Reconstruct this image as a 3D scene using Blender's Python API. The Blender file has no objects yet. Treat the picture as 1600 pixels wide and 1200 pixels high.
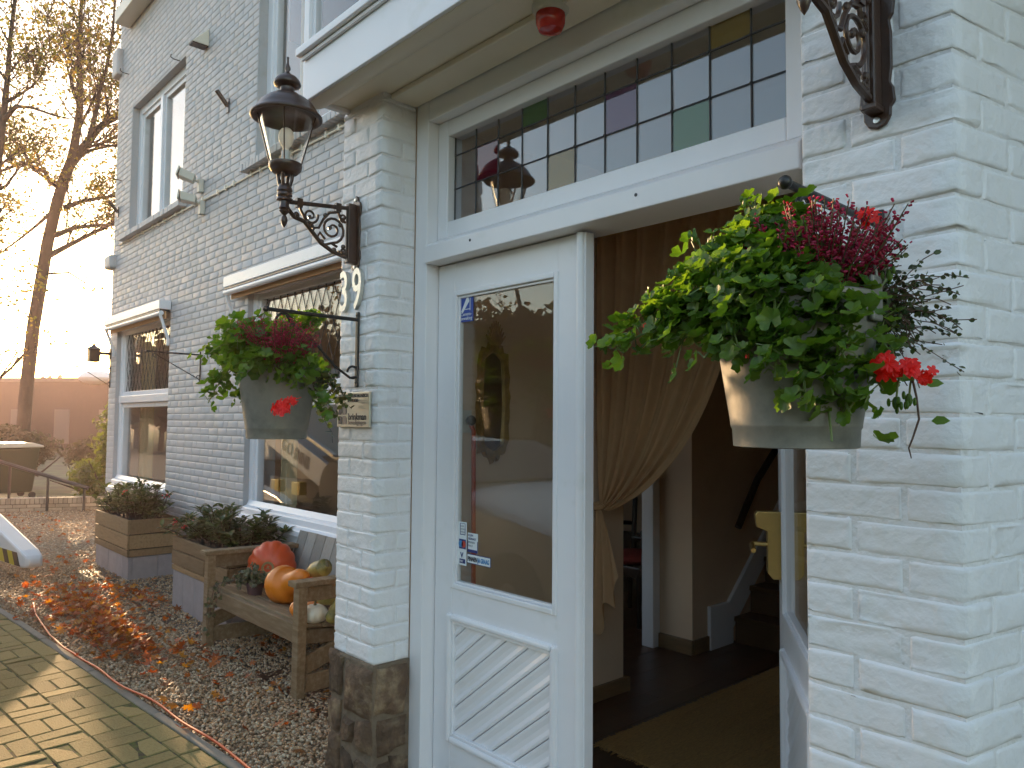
import bpy, bmesh, math, random
import numpy as np
from mathutils import Vector, Matrix, Euler
PI = math.pi
R = math.radians
rnd = random.Random(7)
nr = np.random.RandomState(11)

# ------------------------------------------------------------------ camera, sky, sun, exposure
scene = bpy.context.scene
col = scene.collection
CF, CYAW, CPITCH, CROLL, CH = 1187.97, -0.833418, 0.0509858, 0.00800057, 1.57
_cy, _sy, _cp, _sp = math.cos(CYAW), math.sin(CYAW), math.cos(CPITCH), math.sin(CPITCH)
c_fwd = Vector((_sy*_cp, _cy*_cp, _sp))
_r = Vector((_cy, -_sy, 0)); _u = _r.cross(c_fwd)
c_right = math.cos(CROLL)*_r + math.sin(CROLL)*_u
c_up = -math.sin(CROLL)*_r + math.cos(CROLL)*_u
cam_d = bpy.data.cameras.new("camera")
cam_d.sensor_width = 36.0
cam_d.lens = 36.0*CF/1600.0
cam_d.clip_start = 0.05
cam_d.clip_end = 2000
cam = bpy.data.objects.new("camera", cam_d)
col.objects.link(cam)
cam.matrix_world = Matrix(((c_right.x, c_up.x, -c_fwd.x, 0), (c_right.y, c_up.y, -c_fwd.y, 0), (c_right.z, c_up.z, -c_fwd.z, CH), (0, 0, 0, 1)))
scene.camera = cam

SUN_AZ, SUN_EL = R(-81.7), R(7.0)          # azimuth clockwise from +Y, elevation
world = bpy.data.worlds.new("World")
scene.world = world
world.use_nodes = True
wn = world.node_tree
bg = wn.nodes["Background"]
sky = wn.nodes.new("ShaderNodeTexSky")
sky.sky_type = 'NISHITA'
sky.sun_disc = False
sky.sun_elevation = SUN_EL
sky.sun_rotation = SUN_AZ
sky.altitude = 50
sky.air_density = 1.0
sky.dust_density = 1.1
sky.ozone_density = 0.8
wn.links.new(sky.outputs[0], bg.inputs[0])
bg.inputs[1].default_value = 0.15
sun_d = bpy.data.lights.new("sun", 'SUN')
sun_d.energy = 2.6
sun_d.angle = R(0.5)
sun_d.color = (1.0, 0.66, 0.36)
sun = bpy.data.objects.new("sun", sun_d)
col.objects.link(sun)
sdir = Vector((math.sin(SUN_AZ)*math.cos(SUN_EL), math.cos(SUN_AZ)*math.cos(SUN_EL), math.sin(SUN_EL)))
sun.rotation_euler = sdir.to_track_quat('Z', 'Y').to_euler()
sun.location = (-20, 0, 12)
vs = scene.view_settings
vs.view_transform = 'Standard'
vs.look = 'None'
vs.gamma = 1.0
vs.exposure = 2.2
vs.use_curve_mapping = False
scene.render.engine = 'CYCLES'
cy = scene.cycles
cy.use_denoising = True
cy.max_bounces = 7
cy.diffuse_bounces = 4
cy.glossy_bounces = 4
cy.transmission_bounces = 5
cy.transparent_max_bounces = 24
cy.volume_bounces = 1
cy.sample_clamp_indirect = 6.0
cy.use_adaptive_sampling = True
cy.adaptive_threshold = 0.015
cy.caustics_reflective = False
cy.caustics_refractive = False

def at(px, py, d):
    """A point d metres in front of the camera along the optical axis (layout helper)."""
    return Vector((0, 0, CH)) + (c_fwd + c_right*((px-800)/CF) - c_up*((py-600)/CF))*d

# ------------------------------------------------------------------ materials
def mat(name, color=(.5, .5, .5), rough=.6, metal=0.0, var=0.0, scale=6.0, bump=0.0, bscale=60.0, col2=None,
        rndobj=0.0, island=None, trans=0.0, spec=.5, detail=6.0, bdist=.004, mixfac=(.35, .65), coat=0.0, stretch=None, bump2=0):
    m = bpy.data.materials.new(name)
    m.use_nodes = True
    nt = m.node_tree
    b = nt.nodes["Principled BSDF"]
    L = nt.links.new
    b.inputs["Roughness"].default_value = rough
    b.inputs["Metallic"].default_value = metal
    b.inputs["Specular IOR Level"].default_value = spec
    b.inputs["Coat Weight"].default_value = coat
    tc = nt.nodes.new("ShaderNodeTexCoord")
    src = tc.outputs["Object"]
    if stretch:
        mp = nt.nodes.new("ShaderNodeMapping")
        mp.inputs["Scale"].default_value = stretch
        L(src, mp.inputs[0]); src = mp.outputs[0]
    out = None
    c = nt.nodes.new("ShaderNodeRGB"); c.outputs[0].default_value = (*color, 1); out = c.outputs[0]
    if island:
        g = nt.nodes.new("ShaderNodeNewGeometry")
        cr = nt.nodes.new("ShaderNodeValToRGB")
        els = cr.color_ramp.elements
        n = len(island)
        els[0].position = 0; els[0].color = (*island[0], 1)
        els[1].position = 1; els[1].color = (*island[-1], 1)
        for i in range(1, n-1):
            e = els.new(i/(n-1)); e.color = (*island[i], 1)
        oi = nt.nodes.new("ShaderNodeObjectInfo")
        ad = nt.nodes.new("ShaderNodeMath"); ad.operation = 'ADD'
        L(g.outputs["Random Per Island"], ad.inputs[0]); L(oi.outputs["Random"], ad.inputs[1])
        fr = nt.nodes.new("ShaderNodeMath"); fr.operation = 'FRACT'
        L(ad.outputs[0], fr.inputs[0])
        L(fr.outputs[0], cr.inputs[0]); out = cr.outputs[0]
    if var > 0 or col2:
        no = nt.nodes.new("ShaderNodeTexNoise")
        no.inputs["Scale"].default_value = scale
        no.inputs["Detail"].default_value = detail
        no.inputs["Roughness"].default_value = .62
        L(src, no.inputs["Vector"])
        if col2:
            mr = nt.nodes.new("ShaderNodeMapRange")
            mr.inputs[1].default_value, mr.inputs[2].default_value = mixfac
            L(no.outputs["Fac"], mr.inputs[0])
            mx = nt.nodes.new("ShaderNodeMix"); mx.data_type = 'RGBA'
            L(mr.outputs[0], mx.inputs[0]); L(out, mx.inputs[6]); mx.inputs[7].default_value = (*col2, 1)
            out = mx.outputs[2]
        if var > 0:
            mr = nt.nodes.new("ShaderNodeMapRange")
            mr.inputs[1].default_value, mr.inputs[2].default_value = .25, .75
            mr.inputs[3].default_value, mr.inputs[4].default_value = 1-var, 1+var
            L(no.outputs["Fac"], mr.inputs[0])
            mu = nt.nodes.new("ShaderNodeVectorMath"); mu.operation = 'SCALE'
            L(out, mu.inputs[0]); L(mr.outputs[0], mu.inputs["Scale"]); out = mu.outputs[0]
    if rndobj > 0:
        oi = nt.nodes.new("ShaderNodeObjectInfo")
        mr = nt.nodes.new("ShaderNodeMapRange")
        mr.inputs[3].default_value, mr.inputs[4].default_value = 1-rndobj, 1+rndobj
        L(oi.outputs["Random"], mr.inputs[0])
        mu = nt.nodes.new("ShaderNodeVectorMath"); mu.operation = 'SCALE'
        L(out, mu.inputs[0]); L(mr.outputs[0], mu.inputs["Scale"]); out = mu.outputs[0]
    L(out, b.inputs["Base Color"])
    if bump > 0:
        nb = nt.nodes.new("ShaderNodeTexNoise")
        nb.inputs["Scale"].default_value = bscale
        nb.inputs["Detail"].default_value = 5
        L(src, nb.inputs["Vector"])
        bp = nt.nodes.new("ShaderNodeBump")
        bp.inputs["Strength"].default_value = bump
        bp.inputs["Distance"].default_value = bdist
        hgt = nb.outputs["Fac"]
        if bump2:
            n2 = nt.nodes.new("ShaderNodeTexNoise"); n2.inputs["Scale"].default_value = bump2; n2.inputs["Detail"].default_value = 3; n2.inputs["Distortion"].default_value = .6
            L(src, n2.inputs["Vector"])
            m2 = nt.nodes.new("ShaderNodeMath"); m2.operation = 'MULTIPLY_ADD'; m2.inputs[1].default_value = 1.6
            L(n2.outputs["Fac"], m2.inputs[0]); L(hgt, m2.inputs[2]); hgt = m2.outputs[0]
        L(hgt, bp.inputs["Height"]); L(bp.outputs[0], b.inputs["Normal"])
    if trans > 0:
        tr = nt.nodes.new("ShaderNodeBsdfTranslucent")
        hs = nt.nodes.new("ShaderNodeHueSaturation")
        hs.inputs["Saturation"].default_value = 1.1; hs.inputs["Value"].default_value = 1.9
        L(out, hs.inputs["Color"]); L(hs.outputs[0], tr.inputs[0])
        ms = nt.nodes.new("ShaderNodeMixShader"); ms.inputs[0].default_value = trans
        L(b.outputs[0], ms.inputs[1]); L(tr.outputs[0], ms.inputs[2])
        L(ms.outputs[0], nt.nodes["Material Output"].inputs[0])
    return m

def glass_mat(name, tint=(1, 1, 1), refl=1.0, rough=0.0, tintfac=0.0, tcol=(.5, .5, .5)):
    """Thin window glass: Schlick reflection over plain transmission, same from both sides."""
    m = bpy.data.materials.new(name); m.use_nodes = True
    nt = m.node_tree; L = nt.links.new
    for n in list(nt.nodes):
        if n.type != 'OUTPUT_MATERIAL': nt.nodes.remove(n)
    lw = nt.nodes.new("ShaderNodeLayerWeight"); lw.inputs[0].default_value = .5
    pw = nt.nodes.new("ShaderNodeMath"); pw.operation = 'POWER'; pw.inputs[1].default_value = 5
    ma = nt.nodes.new("ShaderNodeMath"); ma.operation = 'MULTIPLY_ADD'
    ma.inputs[1].default_value = .955*refl; ma.inputs[2].default_value = .045*refl; ma.use_clamp = True
    L(lw.outputs["Facing"], pw.inputs[0]); L(pw.outputs[0], ma.inputs[0])
    tr = nt.nodes.new("ShaderNodeBsdfTransparent"); tr.inputs[0].default_value = (*tint, 1)
    gl = nt.nodes.new("ShaderNodeBsdfGlossy"); gl.inputs["Roughness"].default_value = rough
    gl.inputs[0].default_value = (1, 1, 1, 1)
    base = tr.outputs[0]
    if tintfac > 0:
        df = nt.nodes.new("ShaderNodeBsdfDiffuse"); df.inputs[0].default_value = (*tcol, 1)
        m2 = nt.nodes.new("ShaderNodeMixShader"); m2.inputs[0].default_value = tintfac
        L(base, m2.inputs[1]); L(df.outputs[0], m2.inputs[2]); base = m2.outputs[0]
    mx = nt.nodes.new("ShaderNodeMixShader")
    L(ma.outputs[0], mx.inputs[0]); L(base, mx.inputs[1]); L(gl.outputs[0], mx.inputs[2])
    L(mx.outputs[0], nt.nodes["Material Output"].inputs[0])
    return m

M = {}
M['paint_brick'] = mat("white_painted_brick", (.79, .772, .785), .5, var=.03, scale=9, col2=(.71, .69, .655), mixfac=(.55, .8), bump=.75, bscale=42, bdist=.005, bump2=12)
M['paint_mortar'] = mat("white_painted_mortar", (.77, .75, .755), .55, var=.05, scale=14, col2=(.56, .51, .44), mixfac=(.58, .8), bump=.9, bscale=45, bdist=.007, bump2=14)
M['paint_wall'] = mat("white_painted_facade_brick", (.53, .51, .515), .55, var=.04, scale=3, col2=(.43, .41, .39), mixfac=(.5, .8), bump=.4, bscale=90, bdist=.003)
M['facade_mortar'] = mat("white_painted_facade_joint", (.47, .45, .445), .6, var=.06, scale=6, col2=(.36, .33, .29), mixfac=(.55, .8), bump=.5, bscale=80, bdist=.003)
M['tan_scar'] = mat("tan_blossom_scar", (.36, .25, .11), .7, var=.2, scale=30, bump=.5, bscale=80)
M['white_wood'] = mat("white_gloss_paint", (.82, .80, .82), .28, var=.025, scale=5, bump=.08, bscale=40, bdist=.002, col2=(.66, .65, .62), mixfac=(.6, .85))
M['cream_wood'] = mat("soffit_paint", (.78, .70, .57), .4, var=.03, scale=4, bump=.05, bscale=30)
M['plaster'] = mat("interior_plaster", (.74, .53, .36), .85, var=.05, scale=3, bump=.15, bscale=120)
M['wood_floor'] = mat("dark_floor_wood", (.06, .026, .013), .35, var=.3, scale=6, stretch=(1, 12, 1), rndobj=.25)
M['oak'] = mat("skirting_oak", (.22, .13, .06), .5, var=.2, scale=8, stretch=(1, 1, 8))
M['stair_wood'] = mat("stair_wood", (.10, .05, .022), .4, var=.2, scale=6)
M['iron'] = mat("dark_cast_iron", (.055, .026, .015), .32, metal=.0, var=.25, scale=30, bump=.2, bscale=90, spec=.6)
M['black_iron'] = mat("black_wrought_iron", (.02, .017, .016), .4, var=.2, scale=30, bump=.2, bscale=120)
M['zinc'] = mat("weathered_zinc", (.25, .235, .20), .55, metal=.45, var=.22, scale=11, bump=.25, bscale=25, col2=(.13, .12, .10), mixfac=(.48, .72))
M['steel'] = mat("screw_steel", (.6, .6, .58), .3, metal=.9)
M['brass'] = mat("brushed_brass", (.62, .44, .16), .3, metal=.9, var=.08, scale=20)
M['bench_wood'] = mat("weathered_teak", (.20, .13, .065), .75, var=.25, scale=5, stretch=(1, 8, 8), bump=.4, bscale=18, rndobj=.18, col2=(.22, .17, .11), mixfac=(.45, .75))
M['bench_back'] = mat("greyed_bench_slat", (.30, .27, .235), .75, var=.25, scale=5, stretch=(8, 8, 1), bump=.4, bscale=18, rndobj=.2, col2=(.2, .16, .12), mixfac=(.5, .75))
M['crate_wood'] = mat("crate_plank_wood", (.235, .145, .065), .8, var=.35, scale=7, stretch=(1, 7, 7), bump=.7, bscale=24, rndobj=.3, col2=(.16, .11, .065), mixfac=(.5, .75))
M['slab'] = mat("concrete_slab", (.30, .27, .27), .9, var=.12, scale=10, bump=.3, bscale=120, rndobj=.1)
M['soil'] = mat("potting_soil", (.03, .02, .013), .95, var=.4, scale=30, bump=.8, bscale=60)
M['paver'] = mat("concrete_paver", (.27, .21, .078), .88, var=.28, scale=70, bump=1.0, bscale=110, bdist=.006, rndobj=.14, col2=(.17, .165, .07), mixfac=(.5, .8))
M['moss'] = mat("mossy_joint_sand", (.09, .12, .02), .95, var=.4, scale=25, bump=.6, bscale=150, col2=(.03, .025, .018), mixfac=(.4, .6))
M['kerb'] = mat("concrete_edging", (.23, .215, .18), .9, var=.15, scale=12, bump=.5, bscale=180)
M['gravel'] = mat("gravel_pebbles", rough=.6, island=[(.42, .27, .13), (.24, .13, .065), (.54, .45, .32), (.36, .20, .10), (.41, .28, .15), (.17, .10, .055), (.58, .47, .32), (.32, .21, .12)], var=.15, scale=60)
M['gravel_base'] = mat("gravel_bed_dirt", (.19, .125, .07), .95, var=.45, scale=55, bump=1.0, bscale=110, bdist=.012, col2=(.38, .28, .17), mixfac=(.45, .65))
M['asphalt'] = mat("asphalt", (.06, .058, .055), .9, var=.2, scale=20, bump=.5, bscale=150)
M['grass'] = mat("meadow_grass", (.07, .10, .025), .9, var=.35, scale=1.2, bump=.6, bscale=30, bdist=.05)
M['earth'] = mat("woodland_floor", (.05, .04, .02), .95, var=.4, scale=1.0, col2=(.05, .07, .02))
M['fallen'] = mat("fallen_leaves", rough=.55, island=[(.38, .075, .010), (.22, .05, .012), (.48, .13, .015), (.14, .055, .022), (.44, .09, .008), (.26, .11, .035), (.52, .24, .03), (.19, .06, .02)], trans=.35)
M['ger_leaf'] = mat("geranium_leaf", rough=.42, island=[(.07, .14, .018), (.11, .19, .022), (.085, .155, .022), (.15, .23, .028), (.055, .115, .02)], trans=.45, var=.15, scale=40)
M['ger_stem'] = mat("geranium_stem", (.13, .17, .045), .5)
M['red_petal'] = mat("red_petals", (.75, .018, .012), .45, trans=.3)
M['heather'] = mat("heather_bells", rough=.6, island=[(.36, .022, .06), (.48, .035, .10), (.27, .016, .04), (.42, .03, .05)], trans=.25)
M['heather_stem'] = mat("heather_stem", (.10, .07, .03), .7)
M['vine_leaf'] = mat("wire_vine_leaf", rough=.4, island=[(.035, .055, .018), (.06, .085, .02), (.05, .05, .02)], trans=.25)
M['vine_stem'] = mat("wire_vine_stem", (.09, .045, .03), .6)
M['shrub_leaf'] = mat("evergreen_leaf", rough=.38, island=[(.05, .075, .02), (.075, .105, .025), (.045, .06, .02), (.095, .12, .03), (.06, .065, .02)], trans=.25)
M['berry'] = mat("red_berry", (.5, .03, .02), .3)
M['ivy_leaf'] = mat("potted_ivy_leaf", rough=.45, island=[(.055, .07, .03), (.09, .10, .045), (.16, .16, .09), (.06, .05, .03)], trans=.25)
M['hedge_leaf'] = mat("laurel_leaf", rough=.4, island=[(.06, .075, .018), (.09, .11, .02), (.12, .13, .03), (.07, .07, .02)], trans=.4)
M['tree_leaf'] = mat("autumn_tree_leaf", rough=.6, island=[(.17, .15, .03), (.11, .12, .025), (.22, .16, .035), (.13, .13, .03), (.20, .11, .03)], trans=.5)
M['wood_leaf'] = mat("woodland_leaf", rough=.7, island=[(.05, .05, .015), (.10, .065, .018), (.06, .06, .02), (.13, .075, .02), (.04, .05, .015), (.08, .05, .02)], trans=.3)
M['conifer'] = mat("conifer_needles", rough=.7, island=[(.035, .04, .018), (.05, .045, .02), (.03, .035, .015)], trans=.2)
M['bark'] = mat("tree_bark", (.075, .052, .036), .9, var=.35, scale=8, stretch=(1, 1, .3), bump=.8, bscale=14, bdist=.03)
M['twig'] = mat("tree_twig", (.075, .05, .04), .85)
M['pumpkin_red'] = mat("red_orange_pumpkin_skin", (.64, .075, .012), .38, var=.12, scale=5, col2=(.5, .16, .05), mixfac=(.6, .8), bump=.12, bscale=40)
M['pumpkin_orange'] = mat("orange_gourd_skin", (.70, .19, .008), .36, var=.12, scale=7, bump=.2, bscale=30)
M['pumpkin_white'] = mat("cream_gourd_skin", (.72, .66, .52), .4, var=.05, scale=8)
M['gourd_green'] = mat("green_striped_gourd_skin", (.14, .12, .03), .4, var=.2, scale=6, col2=(.38, .27, .06), mixfac=(.45, .6), bump=.3, bscale=25)
M['gourd_yellow'] = mat("pale_yellow_gourd_skin", (.55, .52, .18), .4, var=.1, scale=8)
M['stalk'] = mat("dry_stalk", (.16, .12, .06), .8, bump=.5, bscale=60)
M['pot'] = mat("plum_plant_pot", (.09, .045, .05), .6)
M['cable_orange'] = mat("orange_cable", (.62, .085, .02), .45)
M['curtain'] = mat("ochre_curtain_cloth", (.64, .40, .215), .85, var=.06, scale=20, bump=.25, bscale=350, bdist=.001, trans=.15)
M['sisal'] = mat("sisal_mat", (.46, .27, .09), .95, var=.3, scale=40, stretch=(6, 1, 1), bump=1.0, bscale=160, bdist=.006)
M['lead'] = mat("lead_strip", (.05, .048, .05), .5, metal=.4)
M['glass'] = glass_mat("window_glass")
M['door_glass'] = glass_mat("door_glass", refl=1.1, tint=(.95, .95, .93))
M['lamp_glass'] = glass_mat("lantern_glass", tint=(.99, .98, .96))
M['pane_clear'] = glass_mat("clear_leaded_glass", tint=(.9, .92, .95), refl=1.9)
M['pane_green'] = glass_mat("green_leaded_glass", tint=(.35, .6, .35), refl=1.5, tintfac=.25, tcol=(.12, .25, .10))
M['pane_purple'] = glass_mat("purple_leaded_glass", tint=(.5, .3, .5), refl=1.4, tintfac=.3, tcol=(.20, .10, .19))
M['pane_red'] = glass_mat("red_leaded_glass", tint=(.5, .12, .18), refl=1.3, tintfac=.35, tcol=(.20, .02, .04))
M['pane_yellow'] = glass_mat("amber_leaded_glass", tint=(.8, .65, .3), refl=1.3, tintfac=.4, tcol=(.34, .26, .10))
M['white_plastic'] = mat("white_plastic", (.7, .7, .68), .35)
M['cream_plastic'] = mat("aged_white_plastic", (.62, .58, .5), .45)
M['red_lens'] = mat("red_lens_plastic", (.5, .02, .012), .2, coat=.4, trans=.1)
M['bulb'] = mat("opal_bulb", (.8, .78, .74), .25, trans=.25)
M['dark_print'] = mat("dark_print", (.03, .03, .04), .5)
M['blue_sign'] = mat("blue_sign_film", (.012, .055, .33), .35)
M['white_print'] = mat("white_print", (.75, .78, .8), .45)
M['navy_print'] = mat("navy_print", (.02, .03, .16), .45)
M['cyan_print'] = mat("blue_print", (.04, .22, .5), .45)
M['red_print'] = mat("red_print", (.5, .05, .03), .45)
M['grey_print'] = mat("grey_print", (.3, .32, .36), .45)
M['plate_metal'] = mat("brushed_steel_plate", (.62, .58, .48), .32, metal=.75, var=.06, scale=8)
M['plate_grey'] = mat("engraved_grey", (.25, .2, .17), .5)
M['number_metal'] = mat("brushed_house_number", (.66, .64, .58), .35, metal=.6)
M['yellow_paint'] = mat("yellow_paint", (.55, .42, .03), .45)
M['black_paint'] = mat("black_paint", (.015, .015, .016), .45)
M['crane_white'] = mat("white_machine_paint", (.68, .68, .68), .35, var=.05, scale=4)
M['dark_metal'] = mat("dark_machine_metal", (.045, .04, .038), .5, var=.2, scale=8)
M['rubber'] = mat("tyre_rubber", (.018, .018, .018), .8)
M['car_paint'] = mat("silver_car_paint", (.55, .56, .58), .25, metal=.5, coat=.6)
M['dark_glass'] = mat("dark_car_glass", (.01, .012, .014), .05, spec=.8)
M['stone'] = mat("brown_ironstone", (.115, .07, .042), .9, var=.45, scale=9, bump=1.0, bscale=24, bdist=.03, col2=(.25, .185, .11), mixfac=(.5, .75), rndobj=.35)
M['stone_mortar'] = mat("stone_mortar", (.17, .125, .085), .95, var=.3, scale=10, bump=1.0, bscale=30, bdist=.015)
M['shed'] = mat("dark_shed_boards", (.03, .02, .014), .8, var=.2, scale=3)
M['roof_felt'] = mat("roof_edge", (.12, .10, .09), .7)
M['bin_green'] = mat("green_bin_plastic", (.012, .035, .02), .45)
M['bin_lid'] = mat("pale_bin_lid", (.45, .45, .42), .3)
M['lowbrick'] = mat("pale_garden_brick", (.40, .33, .25), .85, var=.15, scale=10, bump=.4, bscale=60, rndobj=.2)
M['roof_tile'] = mat("roof_tile", (.10, .05, .035), .8, var=.2, scale=3)
M['velvet'] = mat("red_velvet", (.22, .02, .012), .8)
M['dark_wood'] = mat("dark_turned_wood", (.03, .017, .01), .35)
M['gilt'] = mat("antique_gilt", (.42, .25, .08), .45, metal=.4, var=.4, scale=25, bump=.6, bscale=40)
M['mirror'] = mat("mirror_glass", (.75, .75, .72), .01, metal=1.0)
M['blind'] = mat("cream_roller_blind", (.42, .33, .18), .85)
M['wood_mass'] = mat("far_woodland", (.05, .042, .02), .9, var=.4, scale=.6)

# ------------------------------------------------------------------ mesh helpers
class MB:
    def __init__(s): s.v, s.f = [], []
    def add(s, vs, fs):
        o = len(s.v); s.v += [tuple(p) for p in vs]; s.f += [tuple(i+o for i in f) for f in fs]; return s
    def box(s, x0, x1, y0, y1, z0, z1, mtx=None):
        vs = [Vector((x, y, z)) for z in (z0, z1) for y in (y0, y1) for x in (x0, x1)]
        if mtx is not None: vs = [mtx @ v for v in vs]
        return s.add(vs, [(0, 2, 3, 1), (4, 5, 7, 6), (0, 1, 5, 4), (2, 6, 7, 3), (0, 4, 6, 2), (1, 3, 7, 5)])
    def beam(s, a, b, w, h, up=(0, 0, 1)):
        a, b = Vector(a), Vector(b); d = (b-a).normalized(); up = Vector(up)
        sd = d.cross(up).normalized(); u = sd.cross(d)
        vs = [p + sd*sx*w/2 + u*sz*h/2 for p in (a, b) for sz in (-1, 1) for sx in (-1, 1)]
        return s.add(vs, [(0, 1, 3, 2), (4, 6, 7, 5), (0, 4, 5, 1), (2, 3, 7, 6), (0, 2, 6, 4), (1, 5, 7, 3)])
    def tube(s, pts, rad, n=8, caps=True, closed=False):
        pts = [Vector(p) for p in pts]; k = len(pts)
        if not hasattr(rad, '__len__'): rad = [rad]*k
        tang = []
        for i in range(k):
            if closed: t = pts[(i+1) % k]-pts[i-1]
            else: t = pts[min(i+1, k-1)]-pts[max(i-1, 0)]
            tang.append(t.normalized() if t.length > 1e-9 else Vector((0, 0, 1)))
        nrm = tang[0].orthogonal().normalized(); vs, fs = [], []
        for i in range(k):
            if i:
                nrm = nrm - tang[i]*nrm.dot(tang[i])
                nrm = nrm.normalized() if nrm.length > 1e-6 else tang[i].orthogonal().normalized()
            bn = tang[i].cross(nrm)
            for j in range(n):
                a = 2*PI*j/n
                vs.append(pts[i] + (nrm*math.cos(a)+bn*math.sin(a))*rad[i])
        for i in range(k if closed else k-1):
            i2 = (i+1) % k
            for j in range(n):
                j2 = (j+1) % n
                fs.append((i*n+j, i*n+j2, i2*n+j2, i2*n+j))
        if caps and not closed:
            fs.append(tuple(range(n-1, -1, -1))); fs.append(tuple((k-1)*n+j for j in range(n)))
        return s.add(vs, fs)
    def lathe(s, prof, c=(0, 0), n=24, mtx=None):
        vs, fs = [], []
        for r, z in prof:
            for j in range(n):
                a = 2*PI*j/n
                v = Vector((c[0]+r*math.cos(a), c[1]+r*math.sin(a), z))
                vs.append(mtx @ v if mtx is not None else v)
        for i in range(len(prof)-1):
            for j in range(n):
                j2 = (j+1) % n
                fs.append((i*n+j, i*n+j2, (i+1)*n+j2, (i+1)*n+j))
        fs.append(tuple(range(n-1, -1, -1))); fs.append(tuple((len(prof)-1)*n+j for j in range(n)))
        return s.add(vs, fs)
    def prism(s, poly, o, u, v, d):
        """polygon (a,b) in the plane o+a*u+b*v, extruded by vector d"""
        o, u, v, d = Vector(o), Vector(u), Vector(v), Vector(d); n = len(poly)
        vs = [o+u*a+v*b for a, b in poly]; vs += [p+d for p in vs]
        fs = [tuple(range(n)), tuple(range(2*n-1, n-1, -1))] + [(i, i+n, (i+1) % n+n, (i+1) % n) for i in range(n)]
        return s.add(vs, fs)
    def ball(s, c, r, n=10, m=7, sc=(1, 1, 1)):
        c = Vector(c); vs = [c+Vector((0, 0, r*sc[2]))]; fs = []
        for i in range(1, m):
            t = PI*i/m
            for j in range(n):
                a = 2*PI*j/n
                vs.append(c+Vector((r*sc[0]*math.sin(t)*math.cos(a), r*sc[1]*math.sin(t)*math.sin(a), r*sc[2]*math.cos(t))))
        vs.append(c-Vector((0, 0, r*sc[2])))
        for j in range(n): fs.append((0, 1+j, 1+(j+1) % n))
        for i in range(m-2):
            for j in range(n):
                a, b = 1+i*n+j, 1+i*n+(j+1) % n
                fs.append((a, a+n, b+n, b))
        l = len(vs)-1; o = 1+(m-2)*n
        for j in range(n): fs.append((l, o+(j+1) % n, o+j))
        return s.add(vs, fs)
    def build(s, name, mt, parent=None, smooth=False, bevel=0, seg=2, kind=None, label=None, fixn=True, sharp=35):
        me = bpy.data.meshes.new(name)
        off = org(parent) if parent is not None else Vector((0, 0, 0))
        me.from_pydata([(v[0]-off.x, v[1]-off.y, v[2]-off.z) for v in s.v], [], s.f)
        if fixn:
            bm = bmesh.new(); bm.from_mesh(me); bmesh.ops.recalc_face_normals(bm, faces=bm.faces); bm.to_mesh(me); bm.free()
        me.materials.append(mt if not isinstance(mt, str) else M[mt])
        o = bpy.data.objects.new(name, me); col.objects.link(o)
        if parent is not None: o.parent = parent
        if smooth:
            me.shade_smooth()
            if sharp: me.set_sharp_from_angle(angle=R(sharp))
        if bevel:
            b = o.modifiers.new("bevel", 'BEVEL'); b.width = bevel; b.segments = seg; b.limit_method = 'ANGLE'; b.angle_limit = R(40)
            b.harden_normals = False
        if kind: o["kind"] = kind
        if label: o["label"] = label
        return o

def org(o):
    v = Vector((0, 0, 0))
    while o is not None:
        v = v + o.location; o = o.parent
    return v
def tag(o, label, cat, group=None):
    o["label"] = label; o["category"] = cat
    if group: o["group"] = group
    return o
def thing(name, label, cat, loc, group=None):
    o = bpy.data.objects.new(name, None); col.objects.link(o); o.location = loc
    o.empty_display_size = .1
    return tag(o, label, cat, group)
def struct(o): o["kind"] = "structure"; return o
def sub(name, parent, label=None):
    """an Empty part that holds sub-parts"""
    o = bpy.data.objects.new(name, None); col.objects.link(o); o.parent = parent; o.empty_display_size = .05
    if label: o["label"] = label
    return o
def dup_tree(o, parent=None):
    c = o.copy(); col.objects.link(c)
    if parent is not None: c.parent = parent
    for ch in list(o.children): dup_tree(ch, c)
    return c
def copy_thing(o, loc, label, group=None):
    c = dup_tree(o); c.location = loc; c["label"] = label
    if group: c["group"] = group
    return c
def text(s, size, o, u, v, mt, parent, name="lettering", depth=.001, sx=1.0, align='LEFT', bold=0.0):
    """flat raised lettering in the plane o+u,v"""
    cu = bpy.data.curves.new(name, 'FONT'); cu.body = s; cu.size = size; cu.align_x = align; cu.extrude = depth; cu.offset = bold
    cu.resolution_u = 3
    ob = bpy.data.objects.new(name, cu); col.objects.link(ob)
    dg = bpy.context.evaluated_depsgraph_get()
    me = bpy.data.meshes.new_from_object(ob.evaluated_get(dg))
    bpy.data.objects.remove(ob)
    u, v = Vector(u).normalized(), Vector(v).normalized(); w = u.cross(v)
    off = org(parent) if parent is not None else Vector((0, 0, 0)); o = Vector(o)
    for q in me.vertices:
        p = o + u*q.co.x*sx + v*q.co.y + w*q.co.z; q.co = p - off
    me.materials.clear(); me.materials.append(M[mt])
    me.name = name
    ob = bpy.data.objects.new(name, me); col.objects.link(ob)
    if parent is not None: ob.parent = parent
    return ob

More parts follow.
